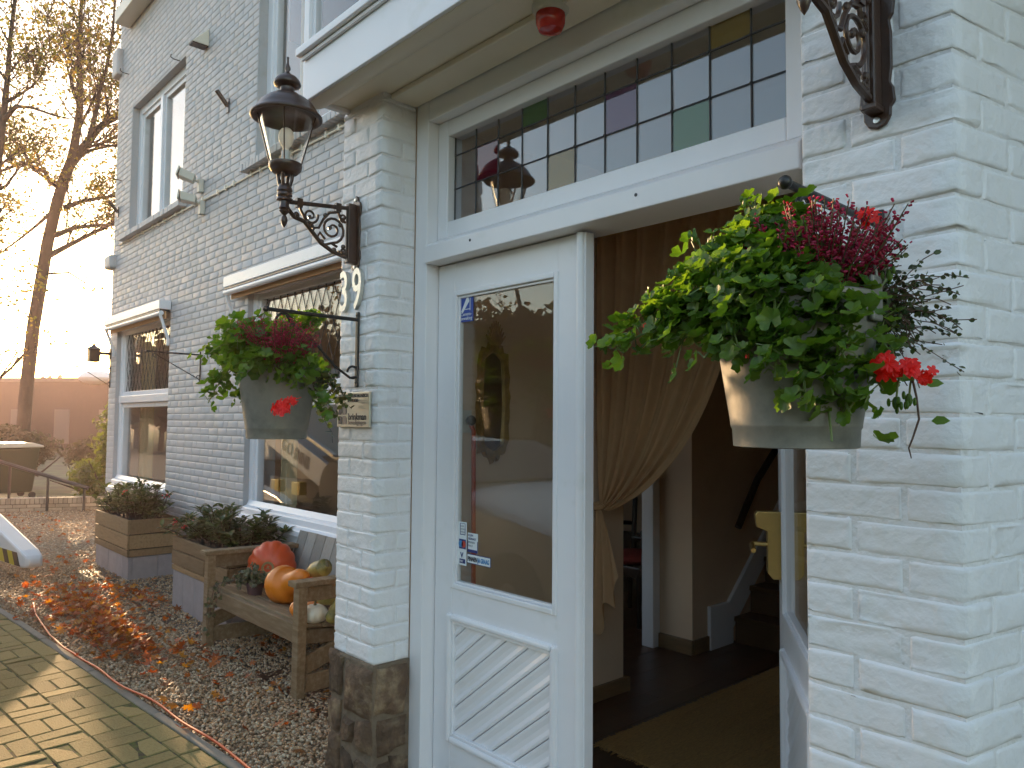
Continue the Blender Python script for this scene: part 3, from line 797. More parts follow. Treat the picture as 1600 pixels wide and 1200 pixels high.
# ------------------------------------------------------------------ door leaves (built closed in local frame: s along leaf from hinge, t out of the face)
def leaf(root, F, flip):
    """F(s,t,z)->world; s runs 0 (hinge side) .. .855 (meeting stile)."""
    def bx(name, s0, s1, t0, t1, z0, z1, mt, bev=.003, parent=root):
        m = MB(); m.add([F(s, t, z) for z in (z0, z1) for t in (t0, t1) for s in (s0, s1)], [(0, 2, 3, 1), (4, 5, 7, 6), (0, 1, 5, 4), (2, 6, 7, 3), (0, 4, 6, 2), (1, 3, 7, 5)])
        return m.build(name, mt, parent, bevel=bev)
    W_ = .853; gs0, gs1, gz0, gz1 = .115, .735, .875, 2.13; ps0, ps1, pz0, pz1 = .095, .745, .235, .765
    m = MB()
    def b(s0, s1, t0, t1, z0, z1): m.add([F(s, t, z) for z in (z0, z1) for t in (t0, t1) for s in (s0, s1)], [(0, 2, 3, 1), (4, 5, 7, 6), (0, 1, 5, 4), (2, 6, 7, 3), (0, 4, 6, 2), (1, 3, 7, 5)])
    b(0, gs0, -.042, 0, .012, 2.256); b(gs1, W_, -.042, 0, .012, 2.256)
    b(gs0, gs1, -.042, -.0006, gz1, 2.256); b(gs0, gs1, -.042, -.0006, pz1-.005, gz0); b(gs0, gs1, -.042, -.0006, .012, pz0+.01)
    m.build("door_rail", 'white_wood', root, bevel=.002)
    # glazing bead with a small step
    def ring(name, s0, s1, z0, z1, wd_, t0, t1, mt='white_wood', bev=.004):
        mm = MB()
        for (a, c, p, q) in ((s0, s0+wd_, z0, z1), (s1-wd_, s1, z0, z1), (s0+wd_, s1-wd_, z1-wd_, z1), (s0+wd_, s1-wd_, z0, z0+wd_)):
            mm.add([F(s, t, z) for z in (p, q) for t in (t0, t1) for s in (a, c)], [(0, 2, 3, 1), (4, 5, 7, 6), (0, 1, 5, 4), (2, 6, 7, 3), (0, 4, 6, 2), (1, 3, 7, 5)])
        return mm.build(name, mt, root, bevel=bev)
    ring("glazing_bead", gs0-.004, gs1+.004, gz0-.004, gz1+.004, .022, -.03, .006)
    ring("glazing_bead", gs0+.0185, gs1-.0185, gz0+.0185, gz1-.0185, .010, -.029, -.006, bev=.002)
    bx("pane", gs0+.02, gs1-.02, -.022, -.016, gz0+.02, gz1-.02, 'door_glass', 0)
    ring("panel_moulding", ps0, ps1, pz0, pz1, .028, -.02, .016, bev=.010)
    ring("panel_moulding", ps0+.0285, ps1-.0285, pz0+.0285, pz1-.0285, .012, -.02, .004, bev=.003)
    a0, a1, c0, c1 = ps0+.041, ps1-.041, pz0+.041, pz1-.041
    bx("panel_back", a0-.004, a1+.004, -.036, -.026, c0-.004, c1+.004, 'white_wood', 0)
    # diagonal fluted boards, clipped to the panel
    sl = .77; dl = math.hypot(1, sl); ud = (1/dl, sl/dl); un = (-sl/dl, 1/dl); bw = .0765
    if flip: pass
    def clip_poly(poly):
        for ax, lim, sg in ((0, a0, 1), (0, a1, -1), (1, c0, 1), (1, c1, -1)):
            out = []
            for i in range(len(poly)):
                p, q = poly[i], poly[(i+1) % len(poly)]
                ip, iq = (p[ax]-lim)*sg >= 0, (q[ax]-lim)*sg >= 0
                if ip: out.append(p)
                if ip != iq:
                    t = (lim-p[ax])/(q[ax]-p[ax]); out.append((p[0]+(q[0]-p[0])*t, p[1]+(q[1]-p[1])*t))
            poly = out
            if len(poly) < 3: return []
        return poly
    sign = -1 if flip else 1
    for kk in range(-8, 9):
        mm = MB(); base = ((a0+a1)/2, (c0+c1)/2); any_ = False
        strips = [(.0015, -.012), (.004, -.008), (.012, -.006), (.028, -.0115), (.046, -.0105), (.062, -.006), (.0715, -.0045), (.0745, -.008), (.075, -.013)]
        for (d0, t0), (d1, t1) in zip(strips[:-1], strips[1:]):
            o0, o1 = kk*bw+d0, kk*bw+d1
            quad = []
            for L_, o_ in ((-1, o0), (1, o0), (1, o1), (-1, o1)):
                s_ = base[0]+sign*(ud[0]*L_+un[0]*o_); z_ = base[1]+ud[1]*L_+un[1]*o_; quad.append((s_, z_))
            pg = clip_poly(quad)
            if len(pg) < 3: continue
            any_ = True
            vs = []
            for s_, z_ in pg:
                o_ = ((s_-base[0])*sign*un[0]+(z_-base[1])*un[1]) - kk*bw
                t_ = t0+(t1-t0)*min(1, max(0, (o_-d0)/(d1-d0))); vs.append(F(s_, t_, z_))
            mm.add(vs, [tuple(range(len(vs)))])
        if any_: mm.build("board", 'white_wood', root, smooth=True, sharp=60)
    return bx
ldoor = sub("door", house, "closed left door leaf with stickers on its glass")
FL = lambda s, t, z: Vector((-2.694+s, DY-t, z))
bxl = leaf(ldoor, FL, False)
w = MB(); w.tube([(-1.832, DY-.012, .02), (-1.832, DY-.012, 2.252)], .017, 14); w.box(-1.855, -1.808, DY-.012, DY+.03, .02, 2.252)
w.build("rebate_moulding", 'white_wood', ldoor, smooth=True, sharp=50)
rdoor = sub("door", house, "right door leaf swung half open into the hall")
LA = R(-35.0); hx, hy = -.978, DY
ddx, ddy = math.sin(LA), math.cos(LA); onx, ony = -math.cos(LA), math.sin(LA)     # outward face normal of the open leaf
FR = lambda s, t, z: Vector((hx+ddx*s+onx*t, hy+ddy*s+ony*t, z))
bxr = leaf(rdoor, FR, True)
# brass handle guard on the right leaf
def prism_leaf(poly, s0, s1, mt, name, parent, bev=.002):
    m = MB(); m.prism([(0, 0)], (0, 0, 0), (1, 0, 0), (0, 1, 0), (0, 0, 1)) if False else None
    n = len(poly); vs = [FR(s0, a, b) for a, b in poly]+[FR(s1, a, b) for a, b in poly]
    m.add(vs, [tuple(range(n)), tuple(range(2*n-1, n-1, -1))]+[(i, i+n, (i+1) % n+n, (i+1) % n) for i in range(n)])
    return m.build(name, mt, parent, bevel=bev)
hd = prism_leaf([(.001, 1.248), (.001, 1.0), (.03, 1.0), (.048, 1.022), (.048, 1.175), (.086, 1.190), (.092, 1.235), (.084, 1.248)], .775, .83, 'brass', "handle_guard", rdoor, .003)
m = MB(); m.tube([FR(.80, .045, 1.125), FR(.80, .10, 1.127)], .0085, 10); m.tube([FR(.80, .097, 1.125), FR(.79, .103, 1.122), FR(.70, .105, 1.115)], [.0095, .010, .009], 10)
m.build("lever_handle", 'brass', rdoor, smooth=True)
# stickers on the left leaf's glass
yS = DY+.0135
def sheet(x0, x1, z0, z1, mt, name, parent, y=yS): return MB().box(x0, x1, y, y+.0012, z0, z1).build(name, mt, parent)
gx0 = -2.694+.137
UX, VZ = (1, 0, 0), (0, 0, 1)
s1 = sheet(gx0, gx0+.088, 1.998, 2.108, 'blue_sign', "sticker", ldoor); s1["label"] = "blue camera surveillance sticker"
yT = yS-.0014
m = MB()
c0 = Vector((gx0+.036, yT, 2.073))
m.prism([(-.028, -.030), (-.018, -.036), (.026, .012), (.020, .028), (.008, .027)], c0, UX, VZ, (0, .001, 0))
m.box(gx0+.066, gx0+.069, yT, yT+.001, 2.045, 2.098); m.box(gx0+.034, gx0+.066, yT, yT+.001, 2.05, 2.0525)
m.build("camera_symbol", 'white_print', ldoor)
text("Camera-", .021, (gx0+.005, yT, 2.024), UX, VZ, 'white_print', ldoor, depth=.0004)
text("bewaking", .021, (gx0+.004, yT, 2.006), UX, VZ, 'white_print', ldoor, depth=.0004)
s2 = sheet(gx0+.006, gx0+.060, .972, 1.152, 'white_print', "sticker", ldoor); s2["label"] = "white strip of card payment logos"
x_ = gx0+.006
m = MB(); m.box(x_+.012, x_+.046, yT, yT+.001, 1.098, 1.101); m.box(x_+.012, x_+.014, yT, yT+.001, 1.101, 1.145); m.box(x_+.044, x_+.046, yT, yT+.001, 1.101, 1.145); m.box(x_+.012, x_+.046, yT, yT+.001, 1.145, 1.1465); m.build("printed_box", 'navy_print', ldoor)
for s_, z_ in (("KLEIN", 1.131), ("BEDRAG?", 1.119), ("PINNEN", 1.107)): text(s_, .0095, (x_+.016, yT, z_), UX, VZ, 'grey_print', ldoor, depth=.0003, sx=.85)
sheet(x_+.006, x_+.050, 1.040, 1.080, 'navy_print', "printed_box", ldoor, yT)
for dx_, mt_ in ((.019, 'cyan_print'), (.037, 'red_print')):
    MB().lathe([(.0145, 0), (.0145, .0006)], n=20, mtx=Matrix.Translation((x_+dx_, yT-.0004, 1.06)) @ Matrix.Rotation(PI/2, 4, 'X')).build("printed_disc", mt_, ldoor)
text("V", .030, (x_+.016, yT, 1.004), UX, VZ, 'navy_print', ldoor, depth=.0004, bold=.0008)
sheet(x_+.010, x_+.046, .980, .998, 'navy_print', "printed_box", ldoor, yT)
text("PAY", .013, (x_+.014, yT-.0012, .9845), UX, VZ, 'white_print', ldoor, depth=.0004)
s3 = sheet(x_+.062, x_+.128, 1.032, 1.112, 'white_print', "sticker", ldoor); s3["label"] = "small white sticker with a navy lower border"
m = MB(); m.box(x_+.062, x_+.128, yT, yT+.001, 1.032, 1.044); m.box(x_+.062, x_+.065, yT, yT+.001, 1.044, 1.080); m.box(x_+.125, x_+.128, yT, yT+.001, 1.044, 1.080); m.build("printed_box", 'navy_print', ldoor)
for s_, z_, c_ in (("KLEIN", 1.098, 'navy_print'), ("BEDRAG?", 1.084, 'navy_print'), ("PINNEN", 1.069, 'grey_print'), ("MAG!", 1.055, 'grey_print')): text(s_, .0125, (x_+.067, yT, z_), UX, VZ, c_, ldoor, depth=.0003, sx=.95)
s4 = sheet(x_+.060, x_+.210, .986, 1.026, 'navy_print', "sticker", ldoor); s4["label"] = "white sticker reading PINNEN JA GRAAG"
sheet(x_+.063, x_+.207, .989, 1.023, 'white_print', "printed_box", ldoor, yT)
text("PINNEN", .026, (x_+.067, yT-.0012, .997), UX, VZ, 'dark_print', ldoor, depth=.0004, sx=.66, bold=.0006)
text("JA GRAAG", .026, (x_+.131, yT-.0012, .997), UX, VZ, 'cyan_print', ldoor, depth=.0004, sx=.60, bold=.0006)

# ------------------------------------------------------------------ hall behind the door
fl = MB(); fl.box(-9.0, 3.7, 2.05, 10.7, -.1, -.012); fl.build("hall_floor_base", 'dark_wood', house)
x = -4.6
while x < -.33:
    y = 2.06 + rnd.uniform(-1, 0)
    while y < 7:
        y1 = y+rnd.uniform(1.1, 1.8)
        a, b_ = max(y, 2.06), min(y1, 7)
        if b_-a > .05: MB().box(x, x+.117, a, b_-.003, -.0118, rnd.uniform(-.0005, .0005)).build("floor_plank", 'wood_floor', house)
        y = y1
    x += .119
for q_ in ((-3.40, -3.06, 4.46, 4.66, 0, 3.0), (-3.12, -3.062, 4.661, 8.0, 0, 3.14), (-3.5, -.2, 8.0, 8.2, 0, 3.14), (-.70, -.55, 3.26, 8.0, 0, 3.14), (-8.5, -8.3, 3.2, 9, 0, 3.14), (-8.3, -3.5, 8.8, 9, 0, 3.14), (-3.10, -2.926, 3.561, 4.459, 2.15, 3.14)): MB().box(*q_).build("hall_wall", 'plaster', house)
for q_ in ((-3.43, -3.33, 4.38, 4.459, 0, 2.15), (-3.10, -2.98, 3.561, 3.575, 0, 2.15), (-3.10, -2.94, 3.60, 4.379, 2.08, 2.149)): MB().box(*q_).build("inner_door_frame", 'white_wood', house, bevel=.004)
for q_ in ((-2.924, -2.90, 2.2, 3.575, 0, .085), (-3.05, -2.895, 3.576, 3.592, 0, .085), (-3.33, -3.045, 4.435, 4.459, 0, .10), (-3.059, -3.04, 4.4595, 4.64, 0, .10)): MB().box(*q_).build("skirting_board", 'oak', house, bevel=.006)
st = sub("staircase", house, "dark wooden staircase at the back of the hall")
for i in range(11):
    y = 4.95+i*.21; z = i*.19
    MB().box(-3.03, -2.0, y-.02, y+.21, z+.155, z+.19).build("tread", 'stair_wood', st, bevel=.006)
    MB().box(-3.03, -2.0, y, y+.015, z, z+.154).build("riser", 'stair_wood', st)
w = MB(); w.prism([(4.64, 0), (4.93, 0), (4.93, .11), (7.3, 2.25), (7.3, 2.48), (4.88, .30), (4.64, .30)], (-3.06, 0, 0), (0, 1, 0), (0, 0, 1), (.028, 0, 0)); w.build("stair_string", 'white_wood', st, bevel=.003)
w = MB(); w.tube([(-2.99, 4.93, .83), (-2.99, 5.0, .92), (-2.99, 5.2, 1.16), (-2.99, 5.45, 1.36), (-2.99, 6.8, 2.6)], .026, 10); w.build("handrail", 'dark_wood', st, smooth=True)
# ------------------------------------------------------------------ wall lanterns on scrolled brackets
def scroll(m, c, r0, turns, a0, w_, x, sgn=1, n=26, flat=.5):
    """spiral bar in the y-z plane at x"""
    pts = []
    for i in range(n+1):
        t = i/n; a = a0+sgn*2*PI*turns*t; r = r0*(1-.80*t)
        pts.append((x, c[0]+r*math.cos(a), c[1]+r*math.sin(a)))
    m.tube(pts, [w_*(1-.25*i/n) for i in range(n+1)], 6)
    m.ball(pts[-1], w_*1.5, 8, 5)
def make_lamp(label, x):
    t = thing("wall_lamp", label, "wall lamp", (x, PF, 2.27), "cast iron lanterns on the porch pillars")
    B = lambda m, n, mt, **k: m.build(n, mt, t, **k)
    # back plate with a lobed outline
    out = []
    half = [(0, 2.243), (.020, 2.250), (.030, 2.268), (.031, 2.287), (.040, 2.300), (.037, 2.330), (.030, 2.345), (.034, 2.38), (.034, 2.46), (.030, 2.487), (.038, 2.50), (.042, 2.53), (.036, 2.552), (.022, 2.560), (.014, 2.580), (0, 2.588)]
    poly = [(a, b) for a, b in half] + [(-a, b) for a, b in half[-2:0:-1]]
    B(MB().prism(poly, (x, PF-.001, 0), (1, 0, 0), (0, 0, 1), (0, -.010, 0)), "back_plate", 'iron', bevel=.003)
    for z, dx in ((2.262, .0), (2.568, .0)):
        B(MB().lathe([(.008, 0), (.007, .004), (.003, .0045)], n=12, mtx=Matrix.Translation((x+dx, PF-.0112, z)) @ Matrix.Rotation(PI/2, 4, 'X')), "screw", 'steel', smooth=True)
    m = MB(); m.box(x-.013, x+.013, PF-.052, PF-.0115, 2.285, 2.545); m.box(x-.017, x+.017, PF-.058, PF-.0115, 2.275, 2.289); m.box(x-.004, x+.004, PF-.058, PF-.0521, 2.30, 2.535)
    B(m, "wall_post", 'iron', bevel=.003)
    m = MB()
    ya, yb = PF-.05, 1.41
    m.tube([(x, ya, 2.523), (x, yb+.02, 2.495)], .0095, 8)
    for y, z in ((1.66, 2.518), (1.475, 2.502)): m.box(x-.011, x+.011, y-.013, y+.013, z-.022, z+.016)
    # lower ogee
    low = [(yb+.012, 2.468), (1.455, 2.435), (1.50, 2.425), (1.535, 2.39), (1.58, 2.345), (1.64, 2.315), (1.705, 2.30)]
    dl_ = []
    for i in range(len(low)-1):
        for k_ in range(4):
            tt = k_/4; dl_.append((x, low[i][0]+(low[i+1][0]-low[i][0])*tt, low[i][1]+(low[i+1][1]-low[i][1])*tt))
    m.tube(dl_+[(x, *low[-1])], .0095, 7)
    B(m, "bracket_arm", 'iron', smooth=True, sharp=50)
    m = MB()
    scroll(m, (1.635, 2.415), .062, 1.7, -PI/2, .0065, x)
    scroll(m, (1.53, 2.455), .036, 1.4, PI*.1, .006, x, -1)
    scroll(m, (1.462, 2.447), .018, 1.1, PI, .006, x)
    scroll(m, (1.688, 2.325), .02, 1.2, PI, .0055, x)
    scroll(m, (1.69, 2.475), .02, 1.0, -PI/2, .0055, x, -1)
    for pts in ([(1.475, 2.49), (1.487, 2.465), (1.51, 2.43), (1.545, 2.405), (1.57, 2.41), (1.59, 2.45), (1.62, 2.485), (1.66, 2.495)],
                [(1.56, 2.36), (1.575, 2.39), (1.60, 2.365)], [(1.60, 2.34), (1.63, 2.352), (1.66, 2.34)], [(1.66, 2.5), (1.675, 2.47), (1.70, 2.455)], [(1.535, 2.425), (1.545, 2.40), (1.54, 2.385)]):
        m.tube([(x, a, b) for a, b in pts], .0062, 6)
    for a, b in ((1.515, 2.425), (1.585, 2.352), (1.645, 2.325), (1.69, 2.345), (1.675, 2.44), (1.60, 2.47)): m.ball((x, a, b), .011, 7, 5, (.8, 1, 1))
    B(m, "scrollwork", 'iron', smooth=True)
    c = (x, yb)
    B(MB().lathe([(.001, 2.381), (.008, 2.392), (.0145, 2.41), (.012, 2.425), (.006, 2.434), (.012, 2.44), (.022, 2.452), (.018, 2.458), (.024, 2.463), (.019, 2.475), (.019, 2.492), (.034, 2.498), (.034, 2.503), (.026, 2.510), (.031, 2.516), (.031, 2.528), (.027, 2.532), (.032, 2.538), (.030, 2.548), (.026, 2.556), (.022, 2.565)], c, 20), "stem", 'iron', smooth=True, sharp=50)
    m = MB()
    for i in range(4):
        a = PI/4+i*PI/2; r0, r1 = .020, .032
        m.tube([(x+r0*math.cos(a), yb+r0*math.sin(a), 2.555), (x+.028*math.cos(a), yb+.028*math.sin(a), 2.58), (x+r1*math.cos(a), yb+r1*math.sin(a), 2.615)], .0075, 6)
    m.ball((x-.04, yb, 2.585), .011, 8, 6)
    B(m, "cradle", 'iron', smooth=True)
    B(MB().lathe([(.020, 2.606), (.05, 2.612), (.066, 2.63), (.069, 2.645), (.069, 2.652), (.062, 2.656), (.02, 2.656)], c, 28), "gallery_ring", 'iron', smooth=True, sharp=50)
    B(MB().lathe([(.061, 2.657), (.066, 2.70), (.114, 2.885)], c, 32) if False else ring_shell(c, [(.062, 2.657), (.088, 2.76), (.117, 2.868)], .002), "lantern_glass", 'lamp_glass', smooth=True)
    m = MB()
    for i in range(4):
        a = PI/4+.25+i*PI/2
        m.tube([(x+.064*math.cos(a), yb+.064*math.sin(a), 2.652), (x+.121*math.cos(a), yb+.121*math.sin(a), 2.872)], .0032, 6)
    B(m, "glass_stay", 'iron', smooth=True)
    B(MB().lathe([(.02, 2.657), (.021, 2.675), (.018, 2.68), (.018, 2.705), (.014, 2.71)], c, 16), "bulb_socket", 'white_plastic', smooth=True, sharp=50)
    bulb = [(.012, 2.708), (.014, 2.722), (.024, 2.738), (.031, 2.756), (.0325, 2.772), (.029, 2.79), (.02, 2.802), (.008, 2.808)]
    B(MB().lathe(bulb, c, 20), "bulb", 'bulb', smooth=True)
    B(MB().lathe([(.120, 2.862), (.128, 2.85), (.143, 2.846), (.149, 2.851), (.148, 2.858), (.136, 2.868), (.126, 2.885), (.108, 2.912), (.080, 2.934), (.052, 2.945), (.050, 2.952), (.034, 2.956), (.028, 2.966), (.030, 2.98)], c, 36), "lantern_hood", 'iron', smooth=True, sharp=60)
    B(MB().lathe([(.028, 2.98), (.036, 2.982), (.054, 2.990), (.057, 2.998), (.053, 3.010), (.040, 3.026), (.022, 3.036), (.012, 3.044), (.007, 3.052), (.012, 3.06), (.011, 3.07), (.005, 3.085), (.004, 3.105), (.0055, 3.112), (.001, 3.118)], c, 24), "finial", 'iron', smooth=True, sharp=70)
    return t
def ring_shell(c, prof, th, n=36):
    m = MB(); p2 = prof + [(r-th, z) for r, z in reversed(prof)]
    vs, fs = [], []; k_ = len(p2)
    for r, z in p2:
        for j in range(n):
            a = 2*PI*j/n; vs.append((c[0]+r*math.cos(a), c[1]+r*math.sin(a), z))
    for i in range(k_):
        for j in range(n):
            j2 = (j+1) % n; i2 = (i+1) % k_; fs.append((i*n+j, i*n+j2, i2*n+j2, i2*n+j))
    m.add(vs, fs); return m
lamp1 = make_lamp("brown iron lantern with clear glass and white bulb on the pillar above the number 39", -2.985)
lamp2 = copy_thing(lamp1, (-.70, PF, 2.27), "iron lantern bracket cropped by the top edge, fixed to the right pillar")

# ------------------------------------------------------------------ hanging pot hooks
def make_hook(label, x, y0, z0, L_=.43, drop=.30, mt='black_iron', grp="wrought iron hooks for hanging pots", ring=True):
    t = thing("plant_hook", label, "plant hook", (x, y0, z0-drop), grp)
    m = MB(); m.box(x-.011, x+.011, y0-.012, y0-.002, z0-drop, z0+.035); m.build("wall_strap", mt, t, bevel=.003)
    for z in (z0-drop+.02, z0+.02): MB().ball((x, y0-.013, z), .006, 8, 5, (1, .6, 1)).build("screw", mt, t, smooth=True)
    m = MB(); m.tube([(x, y0-.011, z0), (x, y0-L_, z0+.004)], .0085, 8); m.ball((x, y0-L_-.004, z0+.004), .0135, 10, 7); m.build("arm", mt, t, smooth=True, sharp=50)
    m = MB()
    if ring:
        pts = []
        for i in range(22):     # curled brace rising from the strap to the arm
            s_ = i/21
            if i < 12: a = s_*2; pts.append((x, y0-.012-.30*a*.85, z0-drop+.06+(drop-.10)*a**.7*.9))
        m.tube([(x, y0-.012, z0-drop+.045), (x, y0-.04, z0-drop+.04), (x, y0-.12, z0-drop+.09), (x, y0-.20, z0-drop+.17), (x, y0-.28, z0-.07), (x, y0-.33, z0-.035), (x, y0-.345, z0-.01)], .006, 6)
        cpts = [(x, y0-.028+.026*math.cos(a), z0-drop+.065+.026*math.sin(a)) for a in np.linspace(-PI*.6, PI*1.0, 14)]
        m.tube(cpts, .0055, 6)
        m.tube([(x, y0-L_+.075+.036*math.cos(a), z0-.043+.036*math.sin(a)) for a in np.linspace(0, 2*PI, 20)], .006, 6)
    else:
        m.tube([(x, y0-.012, z0-drop+.03), (x, y0-L_*.85, z0-.02)], .005, 6)
        m.tube([(x, y0-L_*.85+.02*math.cos(a), z0-.03+.02*math.sin(a)) for a in np.linspace(0, 1.6*PI, 12)], .004, 6)
        m.tube([(x, y0-.02+.02*math.cos(a), z0-drop+.05+.02*math.sin(a)) for a in np.linspace(-PI*.6, PI, 12)], .004, 6)
    m.build("scroll_brace", mt, t, smooth=True)
    return t
make_hook("black wrought iron hook under the number 39 on the left pillar", -2.955, PF, 2.022)
make_hook("black hook on the right pillar, its arm half hidden by flowers", -.70, PF, 2.022)
make_hook("empty hook on the white wall between the two ground floor windows", -7.86, MW, 2.235, .52, .28, ring=False)
make_hook("empty hook projecting past the far corner of the house", -11.13, MW, 2.255, .40, .26, ring=False)
# lantern at the far corner
t = thing("corner_lamp", "small box lantern projecting at the far corner of the house against the bright sky", "wall lamp", (-11.15, MW, 2.44))
m = MB(); m.box(-11.17, -11.13, MW-.14, MW-.003, 2.43, 2.47); m.box(-11.19, -11.11, MW-.014, MW-.002, 2.38, 2.52); m.build("bracket_arm", 'iron', t, bevel=.004)
m = MB(); m.box(-11.22, -11.08, MW-.27, MW-.141, 2.33, 2.50); m.build("housing", 'iron', t, bevel=.01)
m = MB(); m.lathe([(.10, 2.501), (.06, 2.525), (.025, 2.545), (.012, 2.57), (.004, 2.60)], (-11.15, MW-.205), 14); m.build("cap", 'iron', t, smooth=True, sharp=50)

# ------------------------------------------------------------------ zinc buckets
def make_bucket(label, x, y):
    z0, z1, r0, r1 = 1.497, 1.785, .116, .162
    t = thing("zinc_bucket", label, "bucket", (x, y, z0), "zinc buckets hanging from the porch hooks")
    prof = [(r0-.004, z0), (r0+.003, z0+.002), (r0+.005, z0+.036), (r0+.008, z0+.041), (r0+.008, z0+.045)]
    for i in range(1, 7):
        f_ = i/6; prof.append((r0+.008+(r1-r0-.008)*f_, z0+.045+(z1-z0-.045)*f_))
    prof += [(r1+.007, z1-.004), (r1+.008, z1+.004), (r1, z1+.008), (r1-.006, z1), (r1-.018, z1-.04)]
    m = MB().lathe(prof, (x, y), 40); m.build("pail", 'zinc', t, smooth=True, sharp=50)
    MB().lathe([(r1-.015, z1-.055), (r1-.02, z1-.035)], (x, y), 24).build("soil", 'soil', t)
    for s_ in (-1, 1):
        m = MB(); m.box(x+s_*(r1-.002)-.004, x+s_*(r1-.002)+.006, y-.022, y+.022, z1-.05, z1+.035); m.build("handle_lug", 'zinc', t, bevel=.004)
    pts = [(x+(r1+.002)*math.cos(a), y, z1+.015+.185*math.sin(a)) for a in np.linspace(0, PI, 22)]
    MB().tube(pts, .0028, 8).build("bail_handle", 'zinc', t, smooth=True)
    return t
BL, BR = (-2.955, 1.385), (-.685, 1.325)
b1 = make_bucket("zinc bucket of flowers hanging in front of the large window, beside the small steel sign", *BL)
b2 = copy_thing(b1, (BR[0], BR[1], 1.529), "large zinc bucket with trailing geranium hanging before the dark open doorway"); b2.scale = (.92, .92, .92)

# ------------------------------------------------------------------ plants in the buckets
GL = lobed_leaf(5, .20, .30)
GL2 = lobed_leaf(5, .22, -.12)
def stem_line(a, b, sag, n=8):
    a, b = Vector(a), Vector(b); out = []
    for i in range(n+1):
        t_ = i/n; p = a.lerp(b, t_); p.z += sag*4*t_*(1-t_); out.append(p)
    return out
def geranium(label, base, stems, n_leaf, size, nind, flowers, buds, seed, extra=None):
    nr.seed(seed); rnd.seed(seed)
    t = thing("ivy_geranium", label, "geranium", base, "ivy geraniums in the hanging buckets")
    m = MB(); P, Nn, S = [], [], []
    wts = np.array([s_[3] for s_ in stems], float); wts /= wts.sum()
    lines = []
    for a, b, sag, wt, wid in stems:
        ln = stem_line(a, b, sag); lines.append(ln)
        m.tube(ln, [.0042*(1-.5*i/8) for i in range(9)], 5)
    pet = MB()
    for i in range(n_leaf):
        q = rnd.choices(range(len(stems)), wts)[0]; ln = lines[q]; wid = stems[q][4]
        f_ = (.08+.92*rnd.random()**.8)*8; k0 = min(7, int(f_)); p0 = ln[k0].lerp(ln[k0+1], f_-k0)
        d = Vector((rnd.gauss(0, 1), rnd.gauss(0, 1), rnd.gauss(.35, .9))).normalized()
        dist = wid*1.35*(.25+.75*rnd.random()); p = p0+d*dist
        if rnd.random() < .35: pet.tube([p0, p0.lerp(p, .6)+Vector((0, 0, .006)), p], .0013, 3, caps=False)
        nrm = (d*.6+Vector((-.35, -.25, .75))*1.0+Vector((rnd.gauss(0, .4), rnd.gauss(0, .4), rnd.gauss(0, .35)))).normalized()
        P.append(p[:]); Nn.append(nrm[:]); S.append(size*rnd.uniform(.6, 1.15))
    P = np.array(P); Nn = np.array(Nn); S = np.array(S)
    # nearest to the street first: those are the parts
    o_ = np.argsort((P**2)[:, :2].sum(1)); P, Nn, S = P[o_], Nn[o_], S[o_]
    fr_ = frames(Nn, nr.rand(len(P))*2*PI)
    h = int(min(nind, len(P)))
    scatter(t, "leaf", GL, P, fr_, S, 'ger_leaf', h)
    m.build("stems", 'ger_stem', t, smooth=True); pet.build("leaf_stalks", 'ger_stem', t, smooth=True, kind="stuff", fixn=False)
    for (c, npet, r, dr) in flowers:
        c = Vector(c); dr = Vector(dr).normalized()
        fm = MB()
        for k_ in range(npet):
            d = (Vector((rnd.gauss(0, 1), rnd.gauss(0, 1), rnd.gauss(0, .7)))).normalized()
            p = c+d*r*rnd.uniform(.3, 1.0); sz = r*rnd.uniform(.75, 1.1)
            nrm = (d+dr*.7+Vector((0, -.4, .3))).normalized(); x_ = nrm.orthogonal().normalized(); y_ = nrm.cross(x_); a0 = rnd.random()*6
            for j in range(5):
                a = a0+j*2*PI/5; u_ = x_*math.cos(a)+y_*math.sin(a); v_ = nrm.cross(u_)
                fm.add([p, p+u_*sz*.35-v_*sz*.26+nrm*sz*.12, p+u_*sz*.72-v_*sz*.22+nrm*sz*.10, p+u_*sz*.78+nrm*sz*.16, p+u_*sz*.72+v_*sz*.22+nrm*sz*.10, p+u_*sz*.35+v_*sz*.26+nrm*sz*.12], [(0, 1, 2, 3), (0, 3, 4, 5)])
        fm.build("flower_head", 'red_petal', t, fixn=False)
    bs = MB()
    for c, s0 in buds:
        c = Vector(c); s0 = Vector(s0); bm_ = MB(); bm_.ball(c, .0075, 7, 6, (.8, .8, 1.5)); bs.tube([s0, s0.lerp(c, .5)+Vector((0, 0, .008)), c], .0018, 5)
        for k_ in range(4):
            d = Vector((rnd.gauss(0, 1), rnd.gauss(0, 1), rnd.gauss(0, 1))).normalized()*.011; bm_.ball(c+d, .0048, 6, 5, (.7, .7, 1.5)); bs.tube([s0.lerp(c, .85), c+d], .001, 4)
        bm_.build("flower_bud", 'ger_leaf', t, smooth=True)
    if buds: bs.build("flower_stalks", 'ger_stem', t, smooth=True, kind="stuff")
    return t
D_R = 1.40
cR = Vector((BR[0], BR[1], 1.79))
def r_(px, py, d): return at(px, py, d)
stemsR = []
